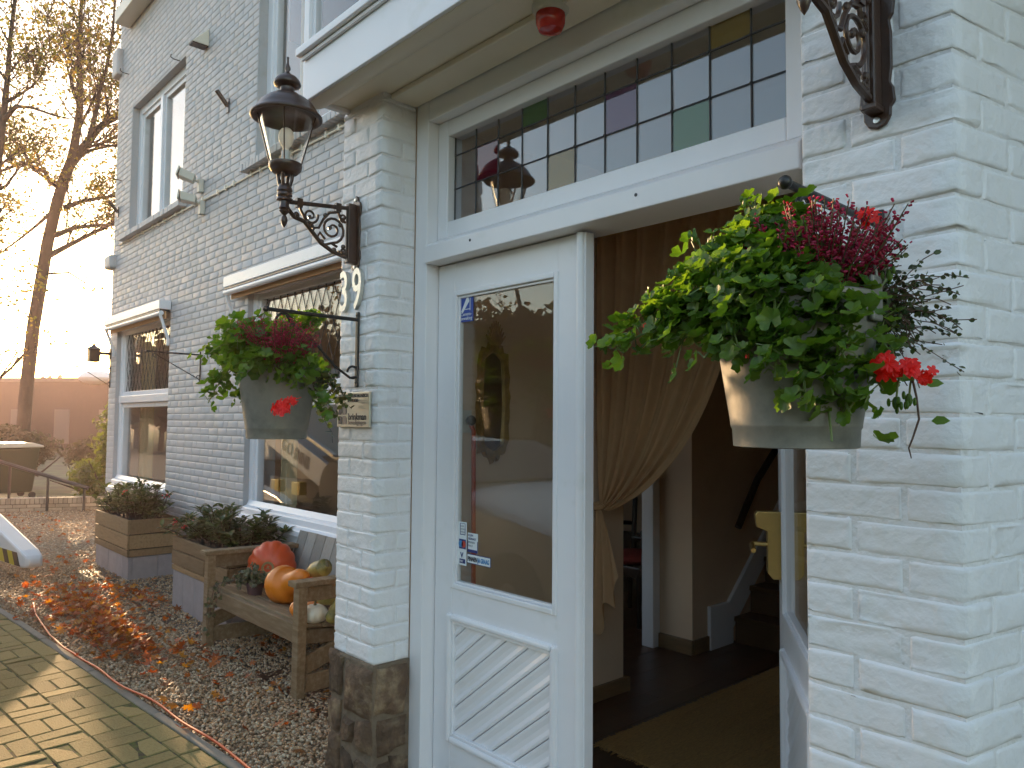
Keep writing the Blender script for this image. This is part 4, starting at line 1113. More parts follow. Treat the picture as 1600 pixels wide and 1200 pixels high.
for px, py, d, sag, wt, wid in [
    (955, 545, 1.50, .05, 1.0, .026), (1000, 545, 1.46, .05, 1.6, .035), (1040, 480, 1.45, .04, 2.2, .045), (1020, 520, 1.42, .05, 2.0, .04), (1090, 420, 1.45, .05, 2.6, .05), (1110, 500, 1.36, .05, 3.0, .05),
    (1140, 545, 1.30, .05, 2.6, .05), (1165, 365, 1.45, .05, 2.4, .045), (1200, 350, 1.42, .03, 1.8, .04), (1190, 450, 1.32, .04, 3.0, .06), (1100, 560, 1.34, .06, 1.5, .03), (1210, 590, 1.25, .05, 1.8, .035),
    (1230, 560, 1.24, .05, 2.6, .05), (1260, 640, 1.24, .05, 1.8, .036), (1300, 600, 1.24, .05, 2.6, .05), (1330, 650, 1.25, .05, 1.8, .04), (1320, 560, 1.24, .04, 2.4, .05), (1380, 610, 1.27, .05, 1.8, .045), (1400, 560, 1.30, .05, 1.2, .04), (1270, 520, 1.27, .03, 2.2, .05), (1150, 410, 1.38, .03, 2.0, .05), (1240, 430, 1.33, .03, 1.6, .05), (1300, 690, 1.26, .04, .5, .02), (960, 548, 1.47, .04, 1.5, .03), (1060, 540, 1.40, .06, 3, .05), (1075, 460, 1.42, .05, 3, .055), (1180, 350, 1.42, .03, 3, .05), (1230, 345, 1.42, .03, 2, .04), (1150, 470, 1.27, .05, 2.5, .05), (1210, 490, 1.25, .05, 2.5, .05), (1270, 480, 1.24, .05, 2.5, .05), (1320, 510, 1.25, .05, 2, .05), (1120, 450, 1.34, .05, 2.5, .05), (1190, 400, 1.36, .04, 2, .05)]:
    stemsR.append((cR+Vector((rnd.uniform(-.07, .07), rnd.uniform(-.08, .05), -.02)), r_(px, py, d), sag, wt, wid))
geranium("bright green trailing ivy geranium with red flowers in the large bucket before the doorway", (BR[0], BR[1], 1.74), stemsR, 2900, .036, 297,
         [(r_(1390, 572, 1.22), 9, .021, (0, -1, .3)), (r_(1418, 576, 1.22), 8, .019, (.3, -1, .2)), (r_(1444, 586, 1.23), 7, .015, (.5, -1, 0)), (r_(1356, 341, 1.28), 8, .016, (0, -1, .6)), (r_(1170, 555, 1.26), 2, .006, (0, -1, 0)), (r_(1005, 508, 1.42), 2, .006, (0, -1, 0))],
         [(r_(945, 540, 1.5), r_(975, 552, 1.5)), (r_(1165, 315, 1.44), r_(1185, 345, 1.43)), (r_(1085, 370, 1.45), r_(1100, 400, 1.45)), (r_(1390, 430, 1.30), r_(1350, 500, 1.30)), (r_(1275, 395, 1.3), r_(1255, 430, 1.3)), (r_(1140, 510, 1.3), r_(1155, 545, 1.3)), (r_(1400, 630, 1.25), r_(1405, 590, 1.25)), (r_(1420, 625, 1.25), r_(1425, 590, 1.25)), (r_(1050, 430, 1.43), r_(1085, 445, 1.43))], 41)
cL = Vector((BL[0], BL[1], 1.79)); stemsL = []
for px, py, d, sag, wt, wid in [(330, 560, 3.1, .06, 2, .06), (345, 540, 3.0, .06, 2.4, .07), (335, 610, 3.1, .09, 1.6, .045), (325, 630, 3.15, .10, 1.0, .035), (370, 545, 2.9, .05, 3, .09), (410, 530, 3.0, .04, 3, .09), (440, 560, 2.9, .04, 2.6, .08), (480, 590, 2.9, .04, 1.8, .06), (455, 515, 3.3, .05, 2, .05), (490, 500, 3.35, .06, 1.4, .04), (390, 575, 2.85, .05, 2.6, .07), (375, 630, 3.15, .08, 1.0, .03), (465, 610, 2.85, .05, 1.0, .04), (500, 650, 2.95, .07, .5, .03), (520, 640, 3.2, .06, .4, .03), (515, 600, 3.2, .05, .6, .04)]:
    stemsL.append((cL+Vector((rnd.uniform(-.07, .07), rnd.uniform(-.08, .05), -.02)), at(px, py, d), sag, wt, wid))
geranium("dark backlit ivy geranium with one red flower in the bucket before the large window", (BL[0], BL[1], 1.74), stemsL, 1300, .05, 220,
         [(at(437, 638, 2.86), 9, .036, (0, -1, 0)), (at(455, 629, 2.86), 7, .028, (0, -1, .2))], [], 43)
def heather(label, base, c, spikes, h, spread, seed, lean=(0, 0)):
    rnd.seed(seed); nr.seed(seed)
    t = thing("heather", label, "heather", base, "pink heathers in the hanging buckets")
    st_ = MB(); P, Nn, S = [], [], []
    for i in range(spikes):
        a = rnd.random()*2*PI; r = spread*math.sqrt(rnd.random()); b = Vector(c)+Vector((r*.5*math.cos(a), r*.5*math.sin(a), 0))
        tip = b+Vector((r*1.1*math.cos(a)+lean[0], r*1.1*math.sin(a)+lean[1], h*rnd.uniform(.6, 1.1)))
        pts = [b, b.lerp(tip, .5)+Vector((0, 0, .012)), tip]; st_.tube(pts, .0012, 3, caps=False)
        for k_ in range(26):
            f_ = .25+.75*k_/25; p = (pts[0].lerp(pts[1], f_*2) if f_ < .5 else pts[1].lerp(pts[2], f_*2-1))
            d = Vector((rnd.gauss(0, 1), rnd.gauss(0, 1), rnd.gauss(.4, .6))).normalized(); P.append((p+d*.004)[:]); Nn.append(d[:]); S.append(rnd.uniform(.007, .012)*(1.15-.5*f_))
    P = np.array(P); Nn = np.array(Nn)
    bell = ([(-.25, 0, 0), (.25, 0, 0), (0, .25, 0), (0, -.25, 0), (-.32, 0, .8), (.32, 0, .8), (0, .32, .9), (0, -.32, .9)], [(0, 2, 6), (0, 6, 4), (2, 1, 5), (2, 5, 6), (1, 3, 7), (1, 7, 5), (3, 0, 4), (3, 4, 7)])
    bulk("flower_spikes", bell[0], bell[1], P, frames(Nn, nr.rand(len(P))*6), np.array(S), 'heather', t, kind="stuff")
    st_.build("stems", 'heather_stem', t, kind="stuff", fixn=False)
    return t
heather("magenta heather behind the leaves of the right bucket", (BR[0]+.02, BR[1]+.02, 1.74), (BR[0]+.055, BR[1]+.0, 1.765), 120, .165, .085, 5, (.015, -.02))
heather("dark pink heather at the right side of the left bucket", (BL[0]+.06, BL[1]+.0, 1.74), (BL[0]+.13, BL[1]-.06, 1.765), 150, .18, .10, 6, (.05, -.03))
def wire_vine(label, base, c, n, ends, seed, sz):
    rnd.seed(seed); nr.seed(seed)
    t = thing("wire_vine", label, "trailing plant", base, "wiry trailing vines in the hanging buckets")
    m = MB(); P, Nn, S = [], [], []
    for i in range(n):
        e = Vector(rnd.choice(ends)); e = Vector(c)+(e-Vector(c))*rnd.uniform(.35, 1.05)+Vector((rnd.gauss(0, .018), rnd.gauss(0, .02), rnd.gauss(0, .025)))
        pts = stem_line(Vector(c)+Vector((rnd.gauss(0, .02), rnd.gauss(0, .02), rnd.gauss(0, .012))), e, rnd.uniform(.0, .03), 7)
        pts = [p+Vector((rnd.gauss(0, .004), rnd.gauss(0, .004), rnd.gauss(0, .004)))*(k_ > 0) for k_, p in enumerate(pts)]
        m.tube(pts, [.0011]*8, 3, caps=False)
        for k_ in range(int(rnd.uniform(12, 22))):
            f_ = rnd.uniform(.15, 1)*7; k0 = min(6, int(f_)); p = pts[k0].lerp(pts[k0+1], f_-k0)
            d = Vector((rnd.gauss(0, 1), rnd.gauss(0, 1), rnd.gauss(.2, 1))).normalized(); P.append((p+d*.005)[:]); Nn.append(d[:]); S.append(sz*rnd.uniform(.6, 1.2))
    P = np.array(P); lf = oval_leaf(.8, .04, -.03)
    scatter(t, "leaf", lf, P, frames(np.array(Nn), nr.rand(len(P))*6), np.array(S), 'vine_leaf', 120)
    m.build("stems", 'vine_stem', t, kind="stuff", fixn=False)
    return t
wire_vine("fine wiry vine with tiny dark leaves spreading right of the large bucket", (BR[0]+.1, BR[1], 1.74), (BR[0]+.105, BR[1]+.03, 1.775), 95,
          [r_(1400, 400, 1.40), r_(1440, 410, 1.42), r_(1480, 450, 1.42), r_(1510, 470, 1.42), r_(1480, 520, 1.40), r_(1440, 540, 1.38), r_(1520, 545, 1.40), r_(1400, 540, 1.36), r_(1420, 480, 1.40), r_(1420, 590, 1.34)], 8, .0115)
t = thing("trailing_stem", "single hanging stem with three leaves below the red flowers", "plant stem", tuple(r_(1430, 590, 1.27)))
MB().tube([r_(1425, 590, 1.27), r_(1432, 620, 1.27), r_(1436, 655, 1.27), r_(1426, 685, 1.27), r_(1420, 700, 1.27), r_(1424, 716, 1.27)], [.0022, .002, .002, .0018, .0015, .001], 6).build("stem", 'vine_stem', t, smooth=True)
for px, py, dx in ((1455, 658, .6), (1405, 683, -.7), (1445, 600, .8)):
    p = r_(px, py, 1.27); f_ = frames(np.array([[dx*.2, -.8, .5]]), np.array([1.5 if dx < 0 else -1.5]))
    scatter(t, "leaf", oval_leaf(.7, .06, -.04), np.array([p[:]]), f_, np.array([.028]), 'ger_leaf', 1)
wire_vine("thin ivy vine with yellowish leaves trailing right of the left bucket", (BL[0]+.12, BL[1]+.05, 1.74), (BL[0]+.13, BL[1]+.06, 1.76), 12,
          [at(520, 640, 3.25), at(525, 700, 3.2), at(545, 640, 3.35), at(530, 590, 3.3)], 9, .030)

# ------------------------------------------------------------------ house number, plaque, siren
t = thing("house_number", "brushed metal house number 39 on the left pillar", "house number", (-3.0, PF, 2.06))
text("3", .262, (-3.105, PF-.012, 2.072), UX, VZ, 'number_metal', t, name="digit", depth=.009, sx=.66, bold=.002)
text("9", .262, (-2.992, PF-.012, 2.072), UX, VZ, 'number_metal', t, name="digit", depth=.009, sx=.66, bold=.002)
t = thing("security_plaque", "small steel sign with dark lettering screwed to the left pillar", "sign", (-2.965, PF, 1.55))
px0, px1, pz0_, pz1_ = -3.105, -2.832, 1.545, 1.70
m = MB(); m.box(px0, px1, PF-.016, PF-.004, pz0_, pz1_); m.build("plate", 'plate_metal', t, bevel=.002)
yP = PF-.0172
text("DIT PAND IS ELEKTRONISCH", .0205, (-2.968, yP, 1.677), UX, VZ, 'dark_print', t, depth=.0006, sx=.95, align='CENTER', bold=.0003)
text("BEVEILIGD", .0205, (-2.968, yP, 1.656), UX, VZ, 'dark_print', t, depth=.0006, sx=.95, align='CENTER', bold=.0003)
text("brinkman", .041, (-3.005, yP, 1.578), UX, VZ, 'dark_print', t, depth=.0006, sx=.98, bold=.0006)
text("beveiligingen", .0285, (-3.005, yP, 1.557), UX, VZ, 'plate_grey', t, depth=.0006, sx=1.03)
for i, (mx_, mz_) in enumerate(((0, 1), (1, 1), (0, 0), (1, 0))):
    x0, z0 = -3.09+mx_*.038, 1.558+mz_*.042
    pg = [(0, 0), (.032, 0), (.032, .028), (.022, .036), (0, .036)] if mz_ == 0 else [(0, .036), (.032, .036), (.032, .010), (.022, 0), (0, 0)]
    MB().prism(pg, (x0, yP-.0006, z0), UX, VZ, (0, .0012, 0)).build("emblem", 'dark_print' if mx_ == 0 else 'plate_grey', t)
t = thing("alarm_siren", "red domed alarm siren with white base under the canopy", "siren", (-1.80, 1.80, 3.01))
MB().lathe([(.060, 3.011), (.064, 3.0), (.064, 2.985), (.056, 2.972), (.050, 2.970)], (-1.80, 1.80), 32).build("base", 'cream_plastic', t, smooth=True, sharp=40)
MB().lathe([(.050, 2.972), (.052, 2.960), (.050, 2.935), (.040, 2.914), (.020, 2.905), (.004, 2.903)], (-1.80, 1.80), 32).build("lens", 'red_lens', t, smooth=True)
MB().box(-1.745, -1.725, 1.79, 1.81, 2.985, 3.005).build("clip", 'cream_plastic', t, bevel=.003)

# ------------------------------------------------------------------ facade fittings
t = thing("cable_conduit", "thin cable run with clips along the facade under the upper windows", "cable", (-8, MW, 3.83))
pts = [(-10.9+i*.2, MW-.012, 3.885-.0145*(i*.2)+rnd.gauss(0, .0025)) for i in range(37)]
MB().tube(pts, .010, 6).build("cable", 'cream_wood', t, smooth=True)
for i in range(1, 26):
    p = pts[min(36, int(i*1.42))]; MB().box(p[0]-.012, p[0]+.012, MW-.026, MW-.001, p[2]-.02, p[2]+.028).build("clip", 'cream_wood', t)
def floodlight(label, x, z, rot):
    t = thing("security_light", label, "security light", (x, MW, z), "white security fittings on the facade")
    MB().box(x-.04, x+.04, MW-.05, MW-.001, z-.09, z+.05).build("wall_box", 'cream_plastic', t, bevel=.008)
    MB().tube([(x, MW-.05, z+.02), (x, MW-.075, z+.03), (x-.01, MW-.09, z+.045)], .014, 8).build("arm", 'cream_plastic', t, smooth=True)
    mt_ = Matrix.Translation((x-.02, MW-.135, z+.06)) @ Euler((R(rot), 0, R(-25))).to_matrix().to_4x4()
    m = MB(); m.add([mt_ @ Vector(v) for v in [(-.075, -.085, -.045), (.075, -.085, -.045), (.06, .06, -.045), (-.06, .06, -.045), (-.085, -.095, .04), (.085, -.095, .04), (.06, .06, .035), (-.06, .06, .035)]], [(0, 3, 2, 1), (4, 5, 6, 7), (0, 1, 5, 4), (1, 2, 6, 5), (2, 3, 7, 6), (3, 0, 4, 7)])
    m.build("head", 'cream_plastic', t, bevel=.01)
    MB().box(-.092, .092, -.112, -.096, -.045, .048, mt_).build("visor", 'cream_plastic', t, bevel=.004)
    return t
floodlight("white security camera on the facade above the cable, upper one of the pair", -7.95, 4.02, -18)
floodlight("white security light on the facade below the cable, lower one of the pair", -7.90, 3.78, -8)
def socket(label, x, z, lean):
    t = thing("flag_holder", label, "flag holder", (x, MW, z), "flag pole holders on the facade")
    MB().box(x-.03, x+.03, MW-.012, MW-.001, z-.07, z+.07).build("plate", 'iron', t, bevel=.004)
    a = Vector((x, MW-.012, z)); b = a+Vector((lean, -.10, .13))
    MB().tube([a, b], .022, 12).build("tube", 'iron', t, smooth=True, sharp=40)
socket("iron flag pole holder tilted outward to the right of the far upper window", -7.32, 4.66, -.02)
socket("flag pole holder left of the far upper window at the house corner", -11.02, 4.35, -.02)
t = thing("nesting_bracket", "small dark wedge shaped bracket high on the facade", "bracket", (-7.95, MW, 5.5))
MB().prism([(0, .16), (0, -.02), (-.17, -.02)], (-8.01, MW-.001, 5.5), (0, 1, 0), (0, 0, 1), (.12, 0, 0)).build("wedge", 'cream_wood', t, bevel=.004)
MB().box(-8.005, -7.895, MW-.165, MW-.006, 5.468, 5.479).build("underside", 'iron', t)
for i, (x, z) in enumerate(((-8.75, 5.62), (-10.75, 6.15), (-10.9, 4.75))):
    tag(MB().tube([(x, MW-.001, z), (x-.02, MW-.07, z+.01), (x-.03, MW-.10, z+.03), (x+.02, MW-.11, z+.035)], .006, 5).build("wire_hook", 'iron', smooth=True),
        ("small wire hook on the facade right of the far upper window", "small wire hook just under the corner ledge", "small wire hook left of the far upper window")[i], "hook", "small wire hooks on the facade")
def sunblind(label, x0, x1):
    t = thing("sun_blind", label, "sun blind", ((x0+x1)/2, MW, 2.78), "rolled sun blinds over the ground floor windows")
    MB().box(x0, x1, MW-.13, MW-.002, 2.80, 2.90).build("cassette", 'white_wood', t, bevel=.006)
    MB().box(x0+.01, x1-.01, MW-.12, MW-.01, 2.782, 2.799).build("fabric_slot", 'dark_wood', t)
    MB().tube([(x0, MW-.105, 2.755), (x1, MW-.105, 2.755)], .026, 16).build("front_bar", 'white_wood', t, smooth=True, sharp=50)
    MB().box(x0+.02, x1-.02, MW-.06, MW-.045, 2.70, 2.781).build("rolled_fabric", 'curtain', t)
    for x in (x0+.02, x1-.05):
        MB().prism([(-.125, 2.745), (-.095, 2.745), (-.002, 2.48), (-.002, 2.40), (-.03, 2.40), (-.03, 2.47)], (x, MW, 0), (0, 1, 0), (0, 0, 1), (.03, 0, 0)).build("drop_arm", 'white_wood', t, bevel=.003)
    MB().box(x0+.05, x0+.075, MW+.02, MW+.05, 1.3, 2.76).build("guide_rail", 'white_wood', t)
sunblind("white rolled sun blind above the large window by the pillar", -7.0, -3.9)
sunblind("white rolled sun blind above the far window at the corner", -11.0, -8.80)
def yp(px, py, y):
    """where the line of sight through a pixel meets the plane y (layout helper)"""
    d = c_fwd + c_right*((px-800)/CF) - c_up*((py-600)/CF); return Vector((0, 0, CH)) + d*(y/d.y)
def zp(px, py, z=0.0):
    d = c_fwd + c_right*((px-800)/CF) - c_up*((py-600)/CF); return Vector((0, 0, CH)) + d*((z-CH)/d.z)

# ------------------------------------------------------------------ pavement of concrete pavers
rnd.seed(51)
ang = math.atan(EB); ex = Vector((math.cos(ang), math.sin(ang), 0)); ey = Vector((-math.sin(ang), math.cos(ang), 0))
O_ = Vector((-4.7, 1.39, 0))
pav = bpy.data.objects.new("pavement", None); col.objects.link(pav); struct(pav); pav.location = (-4.7, .6, 0)
def W2(s, t, z=0): p = O_+ex*s+ey*t; return Vector((p.x, p.y, z))
m = MB(); m.add([W2(s, t, z) for z in (-.33, -.0045) for t in (-2.6, .0) for s in (-14, 5.5)], [(0, 2, 3, 1), (4, 5, 7, 6), (0, 1, 5, 4), (2, 6, 7, 3), (0, 4, 6, 2), (1, 3, 7, 5)])
m.build("joint_sand", 'moss', pav)
pavers = []
def paver(s0, s1, t0, t1):
    g_ = .0045; dz = rnd.uniform(-.0025, .0015); tx, ty = rnd.gauss(0, .0035), rnd.gauss(0, .0035)
    s0 += g_/2+rnd.uniform(0, .0012); s1 -= g_/2+rnd.uniform(0, .0012); t0 += g_/2; t1 -= g_/2; c = .005
    vs = []
    for (i, z) in ((0, -.03), (0, -c), (1, 0)):
        for (a, b) in ((0, 0), (1, 0), (1, 1), (0, 1)):
            s_ = (s0+c*i, s1-c*i)[a]; t_ = (t0+c*i, t1-c*i)[b]
            vs.append(W2(s_, t_, z+dz+(a-.5)*tx+(b-.5)*ty))
    fs = [(4*r+k_, 4*r+(k_+1) % 4, 4*r+4+(k_+1) % 4, 4*r+4+k_) for r in range(2) for k_ in range(4)]+[(8, 9, 10, 11)]
    pavers.append((vs, fs, W2((s0+s1)/2, (t0+t1)/2)))
s_ = -14
while s_ < 5.4: paver(s_, s_+.213, -.153, -.047); s_ += .2135
U_ = .213
for i in range(-66, 26):
    for j in range(0, 12):
        s0 = i*U_+rnd.uniform(-.002, .002); t1 = -.155-j*U_; t0 = t1-U_
        if (i+j) % 2: paver(s0, s0+U_, t0, t0+U_/2); paver(s0, s0+U_, t0+U_/2, t1)
        else: paver(s0, s0+U_/2, t0, t1); paver(s0+U_/2, s0+U_, t0, t1)
def in_view(p):
    d = p-Vector((0, 0, CH)); z = d.dot(c_fwd)
    if z < .3: return False
    x = 800+CF*d.dot(c_right)/z; y = 600-CF*d.dot(c_up)/z
    return -40 < x < 560 and y < 1260
vis = sorted([p for p in pavers if in_view(p[2])], key=lambda p: p[2].length)[:300]
vi = {id(p) for p in vis}
for vs, fs, c in vis: MB().add(vs, fs).build("paver", 'paver', pav, fixn=False)
m = MB()
for p in pavers:
    if id(p) not in vi: m.add(p[0], p[1])
m.build("pavers", 'paver', pav, kind="stuff", fixn=False)
kb = bpy.data.objects.new("kerb_edging", None); col.objects.link(kb); struct(kb); kb.location = (-4.7, 1.37, 0)
s_ = -10.6
while s_ < 3.6:
    m = MB(); L_ = .995; dz = rnd.uniform(-.004, .003)
    m.add([W2(a, b, z+dz) for z in (-.12, .004) for b in (-.045, .004) for a in (s_+.003, s_+L_-.003)], [(0, 2, 3, 1), (4, 5, 7, 6), (0, 1, 5, 4), (2, 6, 7, 3), (0, 4, 6, 2), (1, 3, 7, 5)])
    m.build("edging_block", 'kerb', kb, bevel=.006); s_ += L_

# ------------------------------------------------------------------ gravel pebbles and fallen leaves
nr.seed(61)
ico = bmesh.new(); bmesh.ops.create_icosphere(ico, subdivisions=1, radius=1.0)
iv = np.array([v.co[:] for v in ico.verts]); if_ = np.array([[v.index for v in f.verts] for f in ico.faces]); ico.free()
def rand_rot(n, tilt=1.0):
    nrm = nr.normal(size=(n, 3))*tilt + np.array([0, 0, 1.]); return frames(nrm, nr.rand(n)*2*PI)
def gravel_h(x, y):
    return .010*np.sin(x*3.1+y*2.3)*np.cos(x*1.7-y*4.1)+.006*np.sin(x*9+y*7)
N1 = 25000
x = -9.6+ (nr.rand(N1)**.62)*6.55; y = nr.rand(N1)*1.5; y = (edge_y(x)+.012)+y*(2.84-edge_y(x))/1.5
sz = nr.uniform(.0055, .0135, N1); z = -.006+gravel_h(x, y)*.5+sz*.25
k_ = x < -3.13
P = np.stack([x, y, z], 1)[k_]; S = np.stack([sz, sz*nr.uniform(.6, .95, N1), sz*nr.uniform(.4, .75, N1)], 1)[k_]
st_ = bulk("gravel", iv, if_, P, rand_rot(len(P), .35), S, 'gravel', kind="stuff", smooth=True)
N2 = 9000
x = -15.6+nr.rand(N2)*6.4; y = 1.3+nr.rand(N2)*3.2; y = np.maximum(y, edge_y(x)+.02)
sz = nr.uniform(.012, .02, N2)
tet = np.array([(-1, -.6, 0), (1, -.6, 0), (0, 1, 0), (0, 0, .9)]); tf_ = np.array([(0, 1, 3), (1, 2, 3), (2, 0, 3)])
bulk("far_gravel", tet, tf_, np.stack([x, y, np.full(N2, -.016)], 1), rand_rot(N2, .25), sz, 'gravel', kind="stuff")
def leaf_pos(n, cx, cy, sx, sy, h):
    a = nr.normal(size=(n, 2)); x = cx+a[:, 0]*sx; y = cy+a[:, 1]*sy
    return x, y, np.exp(-(a**2).sum(1)/2)*h*nr.rand(n)
LP = []
for args in ((430, -6.0, 1.62, .34, .10, .13), (330, -6.9, 1.66, .42, .14, .05), (230, -7.6, 1.75, .45, .2, .03), (70, -5.4, 1.85, .4, .12, .02), (110, -8.8, 1.9, 1.0, .4, .02), (60, -5.0, 2.45, .6, .25, .02), (30, -4.4, 2.5, .4, .2, .02), (260, -13, 2.6, 1.6, 1.0, .02), (26, -4.8, 1.75, .8, .25, .005), (22, -4.0, 1.85, .5, .25, .005), (120, -7.3, 2.15, .5, .12, .03)):
    LP.append(np.stack(leaf_pos(*args), 1))
LP = np.concatenate(LP); LP = LP[(LP[:, 1] > edge_y(LP[:, 0])-.03) & (LP[:, 1] < 2.8)]
for bx_ in ((-9.35, -8.05, 2.25, 3), (-6.85, -5.55, 2.24, 3)): LP = LP[~((LP[:, 0] > bx_[0]) & (LP[:, 0] < bx_[1]) & (LP[:, 1] > bx_[2]))]
LP[:, 2] += .012
n_ = len(LP); half = n_//2
for sl_, base in ((slice(0, None, 2), maple_leaf(.5)), (slice(1, None, 2), maple_leaf(-.45))):
    p = LP[sl_]; tf = np.array(base[1])
    bulk("fallen_leaves", base[0], tf, p, frames(np.stack([nr.normal(size=len(p))*.5, nr.normal(size=len(p))*.5, np.ones(len(p))], 1), nr.rand(len(p))*6), nr.uniform(.045, .105, len(p)), 'fallen', kind="stuff")
# a few leaves lying apart
for (px, py, s_, lab) in ((205, 1029, .10, "bright orange maple leaf lying alone on the gravel"), (283, 1137, .11, "orange maple leaf caught on the cable at the pavement edge"), (260, 1062, .06, "small yellow leaf on the gravel in front of the bench"), (432, 1068, .09, "dark red leaf beside the foot of the bench")):
    p = zp(px, py, .02); me = bpy.data.meshes.new("fallen_leaf"); b_ = maple_leaf(.5); me.from_pydata([tuple(c*s_ for c in v) for v in b_[0]], [], b_[1]); me.materials.append(M['fallen'])
    o = bpy.data.objects.new("fallen_leaf", me); col.objects.link(o); o.location = p; o.rotation_euler = (R(rnd.uniform(-20, 30)), R(rnd.uniform(-25, 25)), rnd.uniform(0, 6)); tag(o, lab, "leaf")
# orange cable along the edge
pts = []
for i in range(60):
    s_ = -2.85+i*.075; pts.append(W2(s_, .006+.012*math.sin(s_*3.0)+.008*math.sin(s_*7.3), .017+.003*math.sin(s_*9)))
pts = [zp(52, 942, .02), zp(56, 960, .02), zp(68, 978, .02), zp(78, 992, .02), zp(100, 1012, .02)]+[p for p in pts if p.x > zp(112, 1022).x]
tag(MB().tube(pts, .0062, 8).build("orange_cable", 'cable_orange', smooth=True), "thin orange cable lying along the edge between pavement and gravel", "cable")

# ------------------------------------------------------------------ planters
def crate(label, x0, x1, y0, y1, rows, zslab):
    t = thing("planter_box", label, "planter", ((x0+x1)/2, (y0+y1)/2, 0), "wooden planters on concrete slabs")
    z = zslab
    for h, split in rows:
        cuts_ = [x0]+([x0+(x1-x0)*split] if split else [])+[x1]
        for a, b in zip(cuts_[:-1], cuts_[1:]):
            MB().box(a+.001, b-.001, y0+rnd.uniform(-.003, .003), y0+.024, z+.005, z+h-.005).build("plank", 'crate_wood', t, bevel=.004)
        MB().box(x1-.022, x1+.002+rnd.uniform(-.002, .003), y0+.0245, y1-.024, z+.005, z+h-.005).build("plank", 'crate_wood', t, bevel=.004)
        MB().box(x0, x0+.022, y0+.0245, y1-.024, z+.005, z+h-.005).build("plank", 'crate_wood', t, bevel=.004)
        MB().box(x0, x1, y1-.0235, y1, z+.005, z+h-.005).build("plank", 'crate_wood', t, bevel=.004)
        z += h
    x = x0+.01
    while x < x1-.02:
        b = min(x+.245, x1-.012); MB().box(x, b-.003, y0+.012+rnd.uniform(-.003, .003), y0+.055, -.03, zslab-.002).build("concrete_slab", 'slab', t, bevel=.004); x = b
    y = y0+.056
    while y < y1-.04:
        b = min(y+.24, y1-.01); MB().box(x1-.055, x1-.012+rnd.uniform(-.003, .003), y, b-.003, -.03, zslab-.002).build("concrete_slab", 'slab', t, bevel=.004); y = b
    MB().box(x0+.023, x1-.023, y0+.025, y1-.025, zslab, z-.04).build("soil", 'soil', t)
    return z
rnd.seed(71)
zA = crate("nearer wooden planter on grey slabs, directly left of the bench", -6.80, -5.62, 2.27, 2.77, ((.05, 0), (.12, .62), (.115, .45)), .30)
zB = crate("farther wooden planter on grey slabs toward the house corner", -9.30, -8.10, 2.28, 2.76, ((.075, 0), (.145, .55), (.15, 0)), .215)
def shrub(label, x0, x1, y0, y1, z, h, seed, n=2400, berries=7):
    nr.seed(seed); rnd.seed(seed)
    t = thing("berry_shrub", label, "shrub", ((x0+x1)/2, (y0+y1)/2, z-.05), "evergreen shrubs in the planters")
    m = MB(); P, Nn, S, sp = [], [], [], []; bm_ = MB()
    for i in range(80):
        b = Vector((rnd.uniform(x0+.1, x1-.1), rnd.uniform(y0+.1, y1-.1), z-.05)); cx, cy = (x0+x1)/2, (y0+y1)/2
        e = Vector((b.x+(b.x-cx)*.30+rnd.gauss(0, .05), b.y+(b.y-cy)*.55+rnd.gauss(0, .05), z+h*rnd.uniform(.15, 1.05)*(1-.45*abs((b.x-cx)/((x1-x0)/2))**2)))
        m.tube([b, b.lerp(e, .5)+Vector((0, 0, .02)), e], [.006, .005, .003], 5)
        for k_ in range(n//80):
            f_ = rnd.uniform(.45, 1.0); p = b.lerp(e, f_); top = f_ > .85
            a = rnd.random()*2*PI; el = rnd.uniform(.25, .9) if top else rnd.uniform(-.1, .5)
            d = Vector((math.cos(a), math.sin(a), el)).normalized(); P.append((p+d*.005)[:]); sp.append(d[:]); S.append(rnd.uniform(.07, .105)*(1 if top else .85))
        if rnd.random() < berries/80:
            for k_ in range(7): bm_.ball(e+Vector((rnd.gauss(0, .016), rnd.gauss(0, .016)-.02, rnd.gauss(.0, .012))), .0085, 6, 5)
    P = np.array(P); D = np.array(sp); S = np.array(S)
    up = np.array([[0, 0, 1.]])+nr.normal(size=D.shape)*.15; x_ = np.cross(D, up); x_ /= np.linalg.norm(x_, axis=1, keepdims=True); z_ = np.cross(x_, D); fr_ = np.stack([x_, D, z_], -1)
    o_ = np.argsort(P[:, 1]-P[:, 2]*.8-P[:, 0]*.3); P, fr_, S = P[o_], fr_[o_], S[o_]
    scatter(t, "leaf", oval_leaf(.36, .07, -.06), P, fr_, S, 'shrub_leaf', 200)
    m.build("branches", 'twig', t, smooth=True)
    if bm_.v: bm_.build("berries", 'berry', t, smooth=True, kind="stuff")
shrub("dark evergreen shrub with red berries filling the nearer planter beside the bench", -6.78, -5.64, 2.26, 2.75, zA, .27, 3)
shrub("evergreen shrub in the farther planter near the house corner", -9.35, -8.1, 2.27, 2.74, zB, .33, 4, berries=3)

